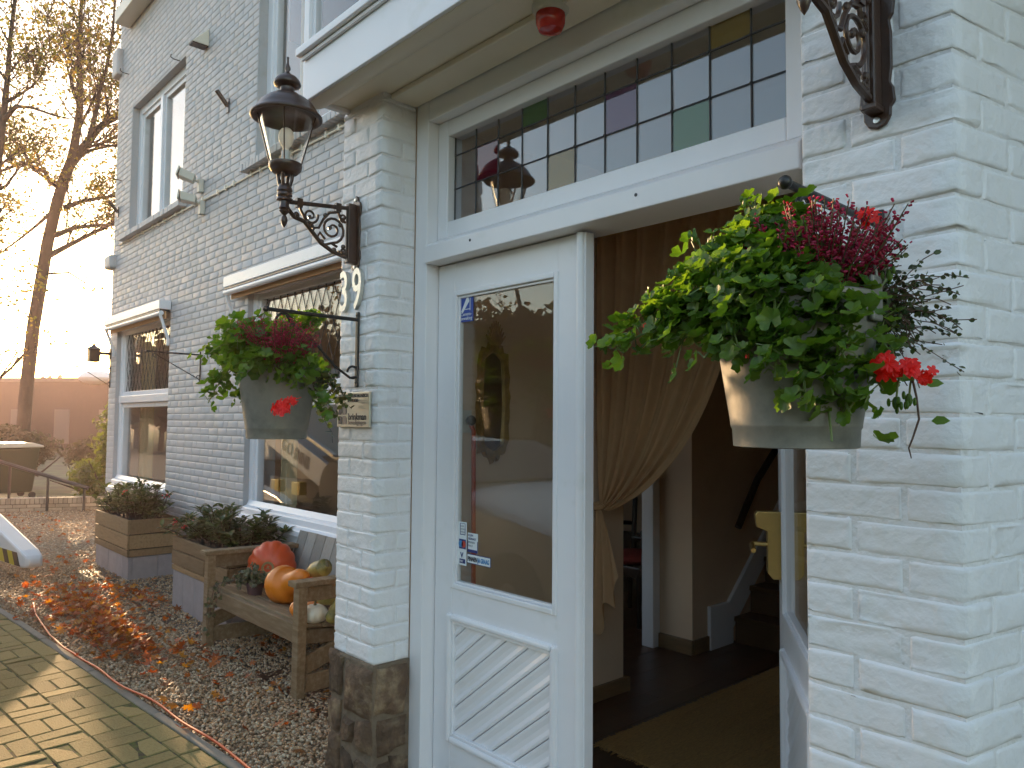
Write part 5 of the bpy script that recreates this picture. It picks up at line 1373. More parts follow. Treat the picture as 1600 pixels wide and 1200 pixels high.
# ------------------------------------------------------------------ bench
t = thing("garden_bench", "weathered wooden bench with slatted back holding pumpkins below the large window", "bench", (-4.75, 2.35, 0))
XL, XR, YF, YB = -5.43, -4.07, 2.07, 2.66
bw_ = lambda n, m, mt='bench_wood', **k: m.build(n, mt, t, bevel=.004, **k)
for x in (XL, XR):
    bw_("leg", MB().beam((x, YF, -.02), (x+.012*(1 if x == XR else 1), YF, .625), .07, .055, (0, 1, 0)))
    bw_("leg", MB().beam((x, YB+.02, -.02), (x, YB-.06, .36), .06, .05, (0, 1, 0)))
    bw_("armrest", MB().beam((x, YF-.05, .642), (x, YB+.06, .628), .10, .032))
    bw_("arm_rail", MB().beam((x+.001, YF+.035, .578), (x+.001, YB+.03, .566), .03, .09))
    bw_("side_rail", MB().beam((x+.001, YF+.03, .075), (x+.001, YB, .055), .03, .10))
    bw_("brace", MB().beam((x-.002, YF+.03, .17), (x-.002, YB-.03, .33), .028, .10))
    bw_("seat_bearer", MB().beam((x-.02, YF+.03, .335), (x-.02, YB, .27), .03, .08))
bw_("front_rail", MB().beam((XL+.036, YF, .355), (XR-.03, YF, .355), .036, .105))
bw_("back_rail", MB().beam((XL+.036, YB, .10), (XR-.03, YB, .10), .03, .12))
for i in range(5):
    y = YF+.028+i*.108; z = .402-(y-YF)*.13
    bw_("seat_slat", MB().beam((XL-.03, y+.05, z), (XR+.03, y+.05, z), .100, .022, (0, .13, 1)))
nb = 10; wv = (XR-XL+.02)/nb
for i in range(nb):
    x = XL-.01+wv*(i+.5); e = rnd.uniform(-.004, .004)
    MB().beam((x, YB-.03, .31), (x, YB+.105+e*.3, .735+e), wv-.006, .02, (0, 1, -.3)).build("back_slat", 'bench_back', t, bevel=.003)
bw_("back_top_rail", MB().beam((XL-.02, YB+.128, .70), (XR+.02, YB+.128, .70), .03, .05))
SEATZ = lambda y: .413-(y-YF)*.13
# ------------------------------------------------------------------ pumpkins and gourds
def pumpkin(name, label, c, r, sq, mt, ribs=10, depth=.07, axis=(0, 0, 1), stalk=True, scar=False, n=104, m_=18, group="pumpkins and gourds on the bench"):
    t = thing(name, label, "pumpkin" if "pumpkin" in name else "gourd", tuple(c), group)
    q = Vector((0, 0, 1)).rotation_difference(Vector(axis)).to_matrix(); c = Vector(c); vs, fs = [], []
    for i in range(m_+1):
        th = PI*i/m_
        for j in range(n):
            ph = 2*PI*j/n; rb = 1-depth*(.5-.5*math.cos(ribs*ph))**2.2*math.sin(th)**.6
            dimple = .16*math.exp(-((th)/.33)**2)+.12*math.exp(-((PI-th)/.33)**2)
            rr = r*rb; v = Vector((rr*math.sin(th)*math.cos(ph), rr*math.sin(th)*math.sin(ph), r*sq*(math.cos(th)*(1-dimple*.9))))
            v *= 1+.015*math.sin(ph*3+th*2)
            vs.append(c+q @ v)
    for i in range(m_):
        for j in range(n): fs.append((i*n+j, i*n+(j+1) % n, (i+1)*n+(j+1) % n, (i+1)*n+j))
    MB().add(vs, fs).build("skin", mt, t, smooth=True, sharp=0)
    if stalk:
        b = c+q @ Vector((0, 0, r*sq*.82)); MB().tube([b, b+q @ Vector((.004, 0, r*.22)), b+q @ Vector((r*.12, 0, r*.42))], [r*.14, r*.085, r*.09], 8).build("stalk", 'stalk', t, smooth=True, sharp=50)
    if scar:
        b = c-q @ Vector((0, 0, r*sq*.90)); mt_ = Matrix.Translation(b) @ q.to_4x4()
        MB().lathe([(r*.26, .006), (r*.25, -.010), (r*.17, -.006), (r*.15, .004), (r*.04, .0), (.001, -.002)], n=18, mtx=mt_).build("blossom_scar", 'tan_scar', t, smooth=True)
        for k_ in range(6):
            d = q @ Vector((math.cos(.5+k_*.5)*.83, math.sin(.5+k_*.5)*.83, -.36-.1*(k_ % 2)))
            MB().ball(c+Vector((d.x*r, d.y*r, d.z*r*.92)), .009, 6, 5).build("wart", 'tan_scar', t, smooth=True)
    return t
p = yp(425, 877, 2.46); toCam = (Vector((0, 0, CH))-p).normalized()
pumpkin("red_pumpkin", "large red orange pumpkin lying on its side with pale blossom scar", (p.x, p.y, SEATZ(p.y)+.165), .175, .80, 'pumpkin_red', 13, .05, -(toCam+Vector((-.35, 0, -.15))), False, True)
def gourd(label, pts, rads, mt, stalk_from=None, ribs=0):
    """bottle shaped gourd: a swollen tube along pts"""
    t = thing("gourd", label, "gourd", tuple(pts[0]), "pumpkins and gourds on the bench"); P = []; RR = []
    n = 28
    for i in range(n+1):
        f_ = i/n*(len(pts)-1); k0 = min(len(pts)-2, int(f_)); u = f_-k0; u2 = u
        P.append(Vector(pts[k0]).lerp(Vector(pts[k0+1]), u)); s_ = u*u*(3-2*u); RR.append(rads[k0]+(rads[k0+1]-rads[k0])*s_)
    m = MB(); m.tube(P, RR, 24); m.build("skin", mt, t, smooth=True, sharp=0)
    if stalk_from is not None:
        a = Vector(pts[-1]); b = a+Vector(stalk_from); MB().tube([a, a.lerp(b, .6)+Vector((0, 0, .008)), b], [.012, .008, .009], 7).build("stalk", 'stalk', t, smooth=True)
    return t
a = yp(441, 918, 2.27); zc = SEATZ(2.27)
gourd("orange bottle shaped gourd with bent neck in front of the large pumpkin", [(a.x-.115, 2.25, zc+.11), (a.x-.08, 2.26, zc+.118), (a.x+.0, 2.27, zc+.122), (a.x+.07, 2.275, zc+.125), (a.x+.13, 2.28, zc+.15), (a.x+.19, 2.29, zc+.19), (a.x+.235, 2.30, zc+.19), (a.x+.25, 2.31, zc+.17)], [.012, .085, .122, .115, .075, .058, .048, .012], 'pumpkin_orange')
p = yp(492, 949, 2.17); pumpkin("white_pumpkin", "small cream white pumpkin at the front edge of the bench under the armrest", (p.x, 2.17, SEATZ(2.17)+.055), .076, .74, 'pumpkin_white', 9, .05)
p = yp(460, 935, 2.14); pumpkin("small_pumpkin", "small orange pumpkin half hidden behind the front leg of the bench", (p.x+.02, 2.16, SEATZ(2.16)+.05), .056, .85, 'pumpkin_orange', 10, .06, (.3, 0, 1))
p = yp(487, 932, 2.28); pumpkin("small_pumpkin", "small orange gourd behind the white pumpkin", (p.x, 2.30, SEATZ(2.30)+.05), .06, .85, 'pumpkin_orange', 10, .06, (-.3, .2, 1))
p = yp(492, 906, 2.40); pumpkin("small_pumpkin", "red pumpkin mostly hidden behind the armrest", (p.x, 2.42, SEATZ(2.42)+.11), .115, .8, 'pumpkin_red', 11, .06, (.2, 0, 1), False)
p = yp(482, 890, 2.52); gourd("peach coloured gourd against the back slats", [(p.x-.09, 2.55, .46), (p.x-.03, 2.54, .49), (p.x+.05, 2.53, .52), (p.x+.10, 2.52, .53)], [.012, .06, .055, .01], 'pumpkin_orange')
p = yp(494, 891, 2.44); gourd("green and ochre striped gourd with a bent dark stalk", [(p.x-.14, 2.44, p.z-.07), (p.x-.10, 2.44, p.z-.055), (p.x+.02, 2.44, p.z), (p.x+.09, 2.45, p.z+.03), (p.x+.13, 2.45, p.z+.04)], [.012, .042, .062, .056, .012], 'gourd_green', (-.02, 0, .04))
p = yp(514, 898, 2.40); pumpkin("yellow_pumpkin", "pale yellow green squash at the right end of the bench", (p.x+.05, 2.36, SEATZ(2.36)+.135), .085, .9, 'gourd_yellow', 10, .05, (0, .2, 1), False)
p = yp(512, 945, 2.2); gourd("dark green striped gourd beside the white pumpkin", [(p.x, 2.22, SEATZ(2.22)+.03), (p.x+.02, 2.22, SEATZ(2.22)+.05), (p.x+.03, 2.23, SEATZ(2.22)+.10), (p.x+.03, 2.24, SEATZ(2.22)+.15)], [.015, .04, .032, .012], 'gourd_green')
# potted ivy
p = yp(398, 936, 2.22); pc = (p.x, 2.22)
t = thing("plant_pot", "small plum coloured pot on the bench seat", "plant pot", (pc[0], pc[1], SEATZ(2.22)))
MB().lathe([(.045, SEATZ(2.22)+.004), (.058, SEATZ(2.22)+.072), (.063, SEATZ(2.22)+.073), (.063, SEATZ(2.22)+.086), (.05, SEATZ(2.22)+.082)], pc, 20).build("pot", 'pot', t, smooth=True, sharp=50)
nr.seed(81); rnd.seed(81)
t = thing("potted_ivy", "variegated trailing ivy in the plum pot on the bench", "pot plant", (pc[0], pc[1], .5))
P, D, S = [], [], []; m = MB()
for i in range(46):
    a = rnd.random()*2*PI; b = Vector((pc[0], pc[1], SEATZ(2.22)+.08)); e = b+Vector((math.cos(a)*rnd.uniform(.06, .20), math.sin(a)*rnd.uniform(.05, .13), rnd.uniform(-.03, .09)))
    ln = stem_line(b, e, .03, 6)
    if i < 7: e2 = Vector((pc[0]-.16-rnd.uniform(0, .14), YF-.045-rnd.uniform(0, .03), rnd.uniform(.08, .33))); ln = [b, b+Vector((-.06, -.06, .05)), Vector((e2.x+.03, YF-.03, SEATZ(2.07)+.03)), e2]
    m.tube(ln, .0015, 3, caps=False)
    for k_ in range(10):
        f_ = rnd.uniform(.3, 1)*(len(ln)-1); k0 = min(len(ln)-2, int(f_)); q = ln[k0].lerp(ln[k0+1], f_-k0)
        d = Vector((rnd.gauss(0, 1), rnd.gauss(-.4, 1), rnd.gauss(.7, .6))).normalized(); P.append((q+d*.012)[:]); D.append(d[:]); S.append(rnd.uniform(.022, .038))
scatter(t, "leaf", lobed_leaf(3, .35, .1), np.array(P), frames(np.array(D), nr.rand(len(P))*6), np.array(S), 'ivy_leaf', 160)
m.build("stems", 'vine_stem', t, kind="stuff", fixn=False)

# ------------------------------------------------------------------ things in the hall
t = thing("door_curtain", "ochre curtain gathered to the left wall of the hall by a tieback", "curtain", (-2.9, 3.3, 1.1))
NU, NV = 110, 40; vs = []
for j in range(NV+1):
    v = j/NV
    for i in range(NU+1):
        u = i/NU
        T = Vector((-2.965+1.05*u, 3.30, 2.93)); C1 = Vector((-2.965+1.02*u, 3.30, 2.05-.1*u)); C2 = Vector((-2.93+.66*u, 3.30, 1.28+.0*u)); E_ = Vector((-2.875+.045*u, 3.30, 1.115-.03*u))
        a, b, c_, d = (1-v)**3, 3*v*(1-v)**2, 3*v*v*(1-v), v**3
        p = T*a+C1*b+C2*c_+E_*d
        amp = .040*(1-v)**.6+.006
        fold = math.sin(2*PI*(6.2*u+.35*math.sin(3*u)+.2*v))+.45*math.sin(2*PI*(13.7*u+.8*v*u))
        p.y += amp*fold*.8; p.z += -.012*math.sin(2*PI*6.2*u)*v
        vs.append(p)
fs = [(j*(NU+1)+i, j*(NU+1)+i+1, (j+1)*(NU+1)+i+1, (j+1)*(NU+1)+i) for j in range(NV) for i in range(NU)]
MB().add(vs, fs).build("drape", 'curtain', t, smooth=True, fixn=False, sharp=0)
vs = []; NU2, NV2 = 50, 26
for j in range(NV2+1):
    v = j/NV2
    for i in range(NU2+1):
        u = i/NU2; w_ = .03+.19*v**.7; hem = .32+.36*u+.05*math.sin(u*14)
        z = 1.10-(1.10-hem)*v; x = -2.885+(u-.25)*w_; y = 3.28+.028*math.sin(u*17+v*1.5)*(.25+.75*v)
        vs.append((x, y, z))
MB().add(vs, [(j*(NU2+1)+i, j*(NU2+1)+i+1, (j+1)*(NU2+1)+i+1, (j+1)*(NU2+1)+i) for j in range(NV2) for i in range(NU2)]).build("tail", 'curtain', t, smooth=True, fixn=False, sharp=0)
MB().tube([(-2.885+.035*math.cos(a), 3.29+.03*math.sin(a), 1.105+.01*math.sin(a)) for a in np.linspace(0, 2*PI, 20)], .014, 8).build("tieback", 'curtain', t, smooth=True)
MB().tube([(-2.95, 3.30, 2.945), (-.8, 3.30, 2.945)], .014, 8).build("rod", 'dark_wood', t, smooth=True)
# mirror in a carved frame on the left wall
wx = -2.922
def mir(a, b): return (wx, a, b)
ym = onx_y = None
def xp(px, py, x):
    d = c_fwd + c_right*((px-800)/CF) - c_up*((py-600)/CF); return Vector((0, 0, CH)) + d*(x/d.x)
pa, pb = xp(741, 640, wx), xp(794, 640, wx); yc = (pa.y+pb.y)/2; hw = (pb.y-pa.y)/2
ztop, zbot = xp(765, 500, wx).z, xp(765, 728, wx).z
t = thing("carved_mirror", "narrow mirror in a carved antique frame on the hall wall behind the left door glass", "mirror", (wx, yc, zbot))
out_, inn = [], []; nO = 72; zc = (ztop+zbot)/2-.045; hh = (ztop-zbot)/2-.06
for i in range(nO):
    a = 2*PI*i/nO; ca, sa = math.cos(a), math.sin(a); sq_ = 1/max(abs(ca), abs(sa))**.55
    sc_ = 1+.07*math.sin(a*18)*(.6+.4*math.sin(a*7))
    if abs(ca) < .28 and sa > 0: sc_ += .16*(1-abs(ca)/.28)
    if abs(ca) < .28 and sa < 0: sc_ += .04
    out_.append((yc+hw*ca*sq_*sc_*.93, zc+hh*sa*sq_*sc_*.93)); inn.append((yc+hw*.70*ca*sq_*.93, zc+hh*.86*sa*sq_*.93))
m = MB(); vs = [Vector((wx+.001, y, z)) for y, z in out_]+[Vector((wx+.028, yc+(y-yc)*.95, zc+(z-zc)*.97)) for y, z in out_]+[Vector((wx+.024, y, z)) for y, z in inn]+[Vector((wx+.010, y, z)) for y, z in inn]
m.add(vs, [(r*nO+i, r*nO+(i+1) % nO, (r+1)*nO+(i+1) % nO, (r+1)*nO+i) for r in range(3) for i in range(nO)]); m.build("carved_frame", 'gilt', t, smooth=True, sharp=50)
MB().prism([(y, z) for y, z in inn], (wx+.006, 0, 0), (0, 1, 0), (0, 0, 1), (.004, 0, 0)).build("mirror_glass", 'mirror', t)
m = MB()
for i in range(11): a = PI*(.25+.5*i/10); m.tube([(wx+.02, yc+.03*math.cos(a), zc+hh*.93), (wx+.03, yc+.09*math.cos(a), zc+hh*.95+.115*math.sin(a)**3)], [.012, .003], 6)
m.build("crest", 'gilt', t, smooth=True)
t = thing("hall_cord", "orange cord hanging from a dark knob on the hall wall behind the door glass", "cord", tuple(xp(730, 656, wx)))
k0 = xp(727, 657, wx)
MB().box(wx+.001, wx+.012, k0.y-.045, k0.y+.03, k0.z-.06, k0.z+.05).build("plate", 'cream_plastic', t); MB().ball((wx+.045, k0.y, k0.z), .026, 12, 8).build("knob", 'dark_wood', t, smooth=True)
MB().tube([(wx+.03, k0.y, k0.z+.0), (wx+.05, k0.y+.012, k0.z-.05), (wx+.052, k0.y+.022, .6), (wx+.055, k0.y+.03, .02)], .011, 6).build("cord", 'cable_orange', t, smooth=True)
t = thing("sisal_mat", "coarse sisal mat on the dark hall floor inside the open door", "mat", (-1.8, 3.7, 0))
NX, NY = 40, 2; vs = []; m = MB()
for i in range(24):
    x0 = -2.53+i*.0665; m.box(x0, x0+.065, 2.87+rnd.uniform(-.006, .006), 4.70, .0008, .011+rnd.uniform(-.001, .001))
m.build("woven_strips", 'sisal', t, bevel=.003, kind="stuff")
fr_ = MB()
for i in range(300):
    x0 = -2.535+rnd.random()*1.6; fr_.beam((x0, 2.875, .006), (x0+rnd.gauss(0, .006), 2.845+rnd.gauss(0, .006), .004), .003, .002)
for i in range(200):
    y0 = 2.87+rnd.random()*1.8; fr_.beam((-2.527, y0, .006), (-2.548+rnd.gauss(0, .004), y0+rnd.gauss(0, .006), .004), .003, .002)
fr_.build("fringe", 'sisal', t, kind="stuff")
t = thing("velvet_chair", "carved dark chair with red velvet seat in the room beyond the hall", "chair", (-3.95, 4.95, 0))
cx, cy_ = -3.95, 4.95
m = MB(); m.ball((cx, cy_, .49), .25, 16, 8, (1, 1, .22)); m.build("seat", 'velvet', t, smooth=True)
m = MB(); m.box(cx-.25, cx+.25, cy_-.25, cy_-.225, .38, .46); m.box(cx-.25, cx+.25, cy_+.225, cy_+.25, .38, .46); m.box(cx-.25, cx-.225, cy_-.224, cy_+.224, .38, .46); m.box(cx+.225, cx+.25, cy_-.224, cy_+.224, .38, .46); m.build("seat_frame", 'dark_wood', t, bevel=.008)
for sx in (-1, 1):
    for sy in (-1, 1):
        x, y = cx+sx*.225, cy_+sy*.225
        MB().tube([(x, y, .40), (x+sx*.02, y+sy*.02, .30), (x-sx*.01, y-sy*.01, .15), (x+sx*.02, y+sy*.02, .0)], [.03, .026, .017, .024], 8).build("leg", 'dark_wood', t, smooth=True)
m = MB(); m.tube([(cx-.2, cy_+.23, .45), (cx-.22, cy_+.29, 1.0), (cx, cy_+.31, 1.15), (cx+.22, cy_+.29, 1.0), (cx+.2, cy_+.23, .45)], .022, 8); m.tube([(cx-.2, cy_+.24, .6), (cx+.2, cy_+.24, .6)], .018, 8); m.build("back_frame", 'dark_wood', t, smooth=True)
for s_ in (-1, 1):
    m = MB(); m.tube([(cx+s_*.24, cy_+.25, .72), (cx+s_*.26, cy_, .74), (cx+s_*.25, cy_-.18, .72), (cx+s_*.24, cy_-.2, .45)], .018, 8); m.ball((cx+s_*.25, cy_-.2, .72), .032, 8, 6); m.build("arm", 'dark_wood', t, smooth=True)
# ------------------------------------------------------------------ trees
def grow(m, P, N, p, d, r, L, depth, spread, leafp, lsz, up=.12, minr=.004):
    """recursive limb: tapered tube with side branches; twig ends carry leaves"""
    segs = 4 if depth > 1 else 3; pts = [p]; rs = [r]
    for i in range(segs):
        d = (d+Vector((rnd.gauss(0, .14), rnd.gauss(0, .14), rnd.gauss(up*.4, .11)))).normalized(); p = p+d*(L/segs); pts.append(p); rs.append(max(minr, r*(1-.55*(i+1)/segs)))
        if depth > 0 and i >= (1 if depth > 2 else 0):
            for _ in range(2 if depth < 3 else rnd.choice((1, 2))):
                ax = Vector((rnd.gauss(0, 1), rnd.gauss(0, 1), rnd.gauss(0, .5))).normalized()
                nd = (d*.75+ax*spread+Vector((0, 0, up))).normalized(); grow(m, P, N, p, nd, max(minr, rs[-1]*.58), L*rnd.uniform(.52, .72), depth-1, spread, leafp, lsz, up, minr)
        if depth <= 1:
            for _ in range(leafp):
                if rnd.random() < .20: P.append((p+Vector((rnd.gauss(0, .13), rnd.gauss(0, .13), rnd.gauss(-.02, .13))))[:]); N.append((rnd.gauss(0, 1), rnd.gauss(0, 1), rnd.gauss(.4, 1)))
    m.tube(pts, rs, 8 if r > .06 else (5 if r > .02 else 3), caps=False)
def limb(m, P, N, pxs, dep, r0, r1, leafp, seed, side=(2, .55), depth=2, L=1.6):
    rnd.seed(seed); pts = []
    for i, (px, py) in enumerate(pxs): pts.append(at(px, py, dep[0]+(dep[1]-dep[0])*i/(len(pxs)-1)))
    n = len(pts); rs = [r0+(r1-r0)*(i/(n-1))**.8 for i in range(n)]; m.tube(pts, rs, 9, caps=False)
    for i in range(1, n):
        d = (pts[i]-pts[i-1]).normalized(); k_ = side[0] if i < n-1 else side[0]+1
        for _ in range(k_):
            ax = Vector((rnd.gauss(0, 1), rnd.gauss(0, 1), rnd.gauss(.2, .6))).normalized(); f_ = rnd.uniform(.3, 1)
            grow(m, P, N, pts[i-1].lerp(pts[i], f_), (d*.6+ax*side[1]+Vector((0, 0, .2))).normalized(), max(.01, rs[i]*.45), L*rnd.uniform(.7, 1.15), depth, .62, leafp, .1, minr=.0055)
t = thing("roadside_tree", "tall half bare tree with yellowing leaves leaning over the bright sun beside the house corner", "tree", tuple(at(38, 655, 22)))
m = MB(); P, N_ = [], []
limb(m, P, N_, [(34, 700), (42, 600), (52, 510), (64, 440), (74, 380), (88, 320), (100, 280), (112, 250)], (22, 22), .19, .14, 1, 1, (0, .5))
limb(m, P, N_, [(112, 250), (120, 205), (125, 165), (126, 120), (122, 80), (126, 28), (130, -30)], (22, 21), .13, .035, 4, 2)
limb(m, P, N_, [(110, 255), (135, 225), (152, 202), (172, 186), (200, 168), (240, 150)], (22, 23.5), .15, .05, 4, 3)
limb(m, P, N_, [(140, 215), (150, 175), (156, 140), (166, 108), (176, 50), (180, 0)], (22, 22), .08, .03, 4, 4)
limb(m, P, N_, [(98, 295), (78, 284), (70, 268), (36, 254), (0, 268), (-40, 262)], (22, 20.5), .10, .03, 5, 5)
limb(m, P, N_, [(100, 325), (130, 314), (165, 308), (210, 300)], (22, 23), .08, .03, 5, 6)
limb(m, P, N_, [(86, 368), (116, 356), (150, 352), (190, 352)], (22, 23), .085, .03, 5, 7)
limb(m, P, N_, [(76, 400), (110, 382), (150, 362), (190, 340), (230, 310)], (22, 24), .09, .03, 5, 8)
limb(m, P, N_, [(82, 330), (60, 350), (30, 374), (0, 396)], (22, 21), .06, .02, 5, 9)
limb(m, P, N_, [(70, 428), (108, 426), (130, 440), (150, 460), (168, 478)], (22, 22.5), .035, .012, 2, 10, (1, .4), 1, .8)
m.build("trunk", 'bark', t, smooth=True, fixn=False, sharp=0)
P = np.array(P); nr.seed(5)
bulk("crown", oval_leaf(.7, .06, -.05)[0], oval_leaf()[1], P, frames(np.array(N_), nr.rand(len(P))*6), nr.uniform(.07, .13, len(P)), 'tree_leaf', t, kind="stuff")
t = thing("bare_tree", "dark half bare tree cut by the left edge of the picture", "tree", tuple(at(-20, 655, 17)))
m = MB(); P, N_ = [], []
limb(m, P, N_, [(-25, 700), (-20, 500), (-8, 300), (3, 200), (9, 150), (13, 105), (16, 60), (22, 10), (30, -40)], (17, 17), .11, .03, 3, 21, (2, .6), 2, 1.3)
limb(m, P, N_, [(4, 190), (25, 166), (50, 168), (84, 180), (110, 186)], (17, 16.5), .06, .015, 4, 22, (2, .5), 1, .9)
limb(m, P, N_, [(8, 160), (30, 148), (52, 134), (70, 110)], (17, 17), .045, .012, 3, 23, (2, .5), 2, .9)
limb(m, P, N_, [(-10, 300), (10, 290), (30, 262), (60, 250)], (17, 17.5), .05, .012, 5, 24, (2, .5), 1, .9)
m.build("trunk", 'bark', t, smooth=True, fixn=False, sharp=0)
P = np.array(P)
bulk("crown", oval_leaf(.7, .06, -.05)[0], oval_leaf()[1], P, frames(np.array(N_), nr.rand(len(P))*6), nr.uniform(.05, .11, len(P)), 'tree_leaf', t, kind="stuff")

# ------------------------------------------------------------------ hedge shrub, garden wall, container, far building
def bush(name, label, cat, c, r, n, sz, mt, seed, group=None, dens=1):
    nr.seed(seed); rnd.seed(seed); t = thing(name, label, cat, (c[0], c[1], 0), group)
    Ps, Ns = [], []
    for k_ in range(9):
        o = np.array(c)+nr.uniform(-.6, .6, 3)*np.array(r)*.8; p, d = blob_pts(n//9, o, np.array(r)*nr.uniform(.45, .65), .6); Ps.append(p); Ns.append(d)
    P, D = np.concatenate(Ps), np.concatenate(Ns); P[:, 2] = np.maximum(P[:, 2], .03)
    D = D+nr.normal(size=D.shape)*.6; bulk("foliage", oval_leaf(.45, .07, -.06)[0], oval_leaf()[1], P, frames(D, nr.rand(len(P))*6), nr.uniform(.6, 1.2, len(P))*sz, mt, t, kind="stuff")
    m = MB()
    for k_ in range(7): m.tube([(c[0]+rnd.gauss(0, r[0]*.2), c[1]+rnd.gauss(0, r[1]*.2), 0), (c[0]+rnd.gauss(0, r[0]*.4), c[1]+rnd.gauss(0, r[1]*.4), c[2]*.8)], [.03, .01], 5)
    m.build("branches", 'twig', t)
    return t
bush("laurel_bush", "tall sunlit evergreen bush just past the far corner of the house", "bush", (-15.0, 3.95, 1.05), (.62, .62, 1.12), 3000, .11, 'hedge_leaf', 1)
bush("laurel_bush", "dark low bush behind the garden wall, left of the tall one", "bush", (-16.6, 4.2, .5), (.9, .7, .55), 1600, .12, 'hedge_leaf', 2)
for i, (x, y, rx, ry, lab) in enumerate(((-24.0, 1.9, 1.3, 1.3, "dark hedge bush behind the green container, cut by the left edge"), (-24.5, 4.2, 1.4, 1.3, "dark hedge bush straight behind the green container"), (-24.2, 6.4, 1.4, 1.4, "dark hedge bush between the container and the tall sunlit bush"))):
    bush("hedge_bush", lab, "bush", (x, y, .75), (rx, ry, .72), 4200, .16, 'conifer', 50+i, "dark hedge bushes beyond the garden wall")
t = thing("garden_wall", "low wall of pale bricks with an upright top course at the end of the gravel", "wall", (-15.3, 3.0, 0))
a, b = Vector((-15.75, 2.05, 0)), Vector((-14.7, 4.4, 0)); dv = (b-a).normalized(); nv = Vector((dv.y, -dv.x, 0)); Lw = (b-a).length; rnd.seed(90)
def wbrick(s0, s1, z0, z1, d0=.0):
    mt_ = Matrix((( dv.x, nv.x, 0, a.x), (dv.y, nv.y, 0, a.y), (0, 0, 1, 0), (0, 0, 0, 1)))
    MB().box(s0, s1, -.1, .1+d0, z0, z1, mt_).build("brick", 'lowbrick', t, bevel=.006)
mt_ = Matrix((( dv.x, nv.x, 0, a.x), (dv.y, nv.y, 0, a.y), (0, 0, 1, 0), (0, 0, 0, 1)))
MB().box(0, Lw, -.09, .092, -.1, .195, mt_).build("mortar_core", 'stone_mortar', t)
for r_i in range(2):
    s_ = -.11*(r_i % 2)
    while s_ < Lw: wbrick(max(0, s_), min(Lw, s_+.205), -.02+r_i*.062, -.02+r_i*.062+.053, rnd.uniform(-.002, .003)); s_ += .215
s_ = 0
while s_ < Lw-.05: wbrick(s_, s_+.062, .106, .205, rnd.uniform(.0, .006)); s_ += .072
t = thing("waste_container", "green waste container with a pale sunlit lid left of the bush", "container", (-17.9, 2.75, 0))
mt_ = Matrix.Translation((-17.9, 2.78, 0)) @ Matrix.Rotation(R(12), 4, 'Z')
m = MB(); vs = [mt_ @ Vector(v) for v in [(-.28, -.36, .12), (.28, -.36, .12), (.28, .36, .12), (-.28, .36, .12), (-.36, -.45, 1.0), (.36, -.45, 1.0), (.36, .45, 1.0), (-.36, .45, 1.0)]]
m.add(vs, [(0, 3, 2, 1), (4, 5, 6, 7), (0, 1, 5, 4), (1, 2, 6, 5), (2, 3, 7, 6), (3, 0, 4, 7)]); m.build("bin_body", 'bin_green', t, bevel=.03)
m = MB(); m.prism([(-.49, 1.005), (.49, 1.005), (.49, 1.04), (.28, 1.10), (-.28, 1.10), (-.49, 1.04)], mt_ @ Vector((-.42, 0, 0)), mt_.to_3x3() @ Vector((0, 1, 0)), (0, 0, 1), mt_.to_3x3() @ Vector((.84, 0, 0))); m.build("lid", 'bin_lid', t, bevel=.02)
for sx in (-.26, .26):
    for sy in (-.36, .36): MB().lathe([(.06, -.02), (.06, .02)], n=14, mtx=mt_ @ Matrix.Translation((sx, sy, .06)) @ Matrix.Rotation(PI/2, 4, 'Y')).build("wheel", 'rubber', t)
t = thing("ramp_rail", "dark sloping rail in front of the green container", "railing", (-15.5, 2.6, 0))
a, b = at(-60, 703, 13.0), at(138, 763, 13.2)
MB().tube([a, b], .035, 8).build("rail", 'dark_metal', t, smooth=True)
for f_ in (.08, .38, .68, .97): q = a.lerp(b, f_); MB().tube([(q.x, q.y, -.2), q], .022, 8).build("post", 'dark_metal', t, smooth=True)
t = thing("flat_building", "long dark flat roofed building in the glare beyond the garden", "building", tuple(Vector((at(88, 650, 50).x, at(88, 650, 50).y, 0))))
A_, B_ = at(-260, 640, 52), at(260, 640, 48); dv2 = Vector((B_.x-A_.x, B_.y-A_.y, 0)).normalized(); nv2 = Vector((dv2.y, -dv2.x, 0)); L2 = (B_-A_).length
mt2 = Matrix(((dv2.x, nv2.x, 0, A_.x), (dv2.y, nv2.y, 0, A_.y), (0, 0, 1, 0), (0, 0, 0, 1)))
MB().box(0, L2, -8, 0, -.3, 4.0, mt2).build("wall", 'shed', t)
MB().box(-.1, L2+.1, -8.1, .1, 4.001, 4.25, mt2).build("roof_edge", 'roof_felt', t)
i = 0
for s_ in np.arange(1, L2-3, 3.2): MB().box(s_, s_+1.1, .001, .04, .0, 2.2, mt2).build("door_panel", 'roof_felt', t)
q = at(152, 590, 49); MB().ball((q.x, q.y, 4.25), 1.1, 14, 8, (1, 1, .42)).build("skylight_dome", 'white_plastic', t, smooth=True)

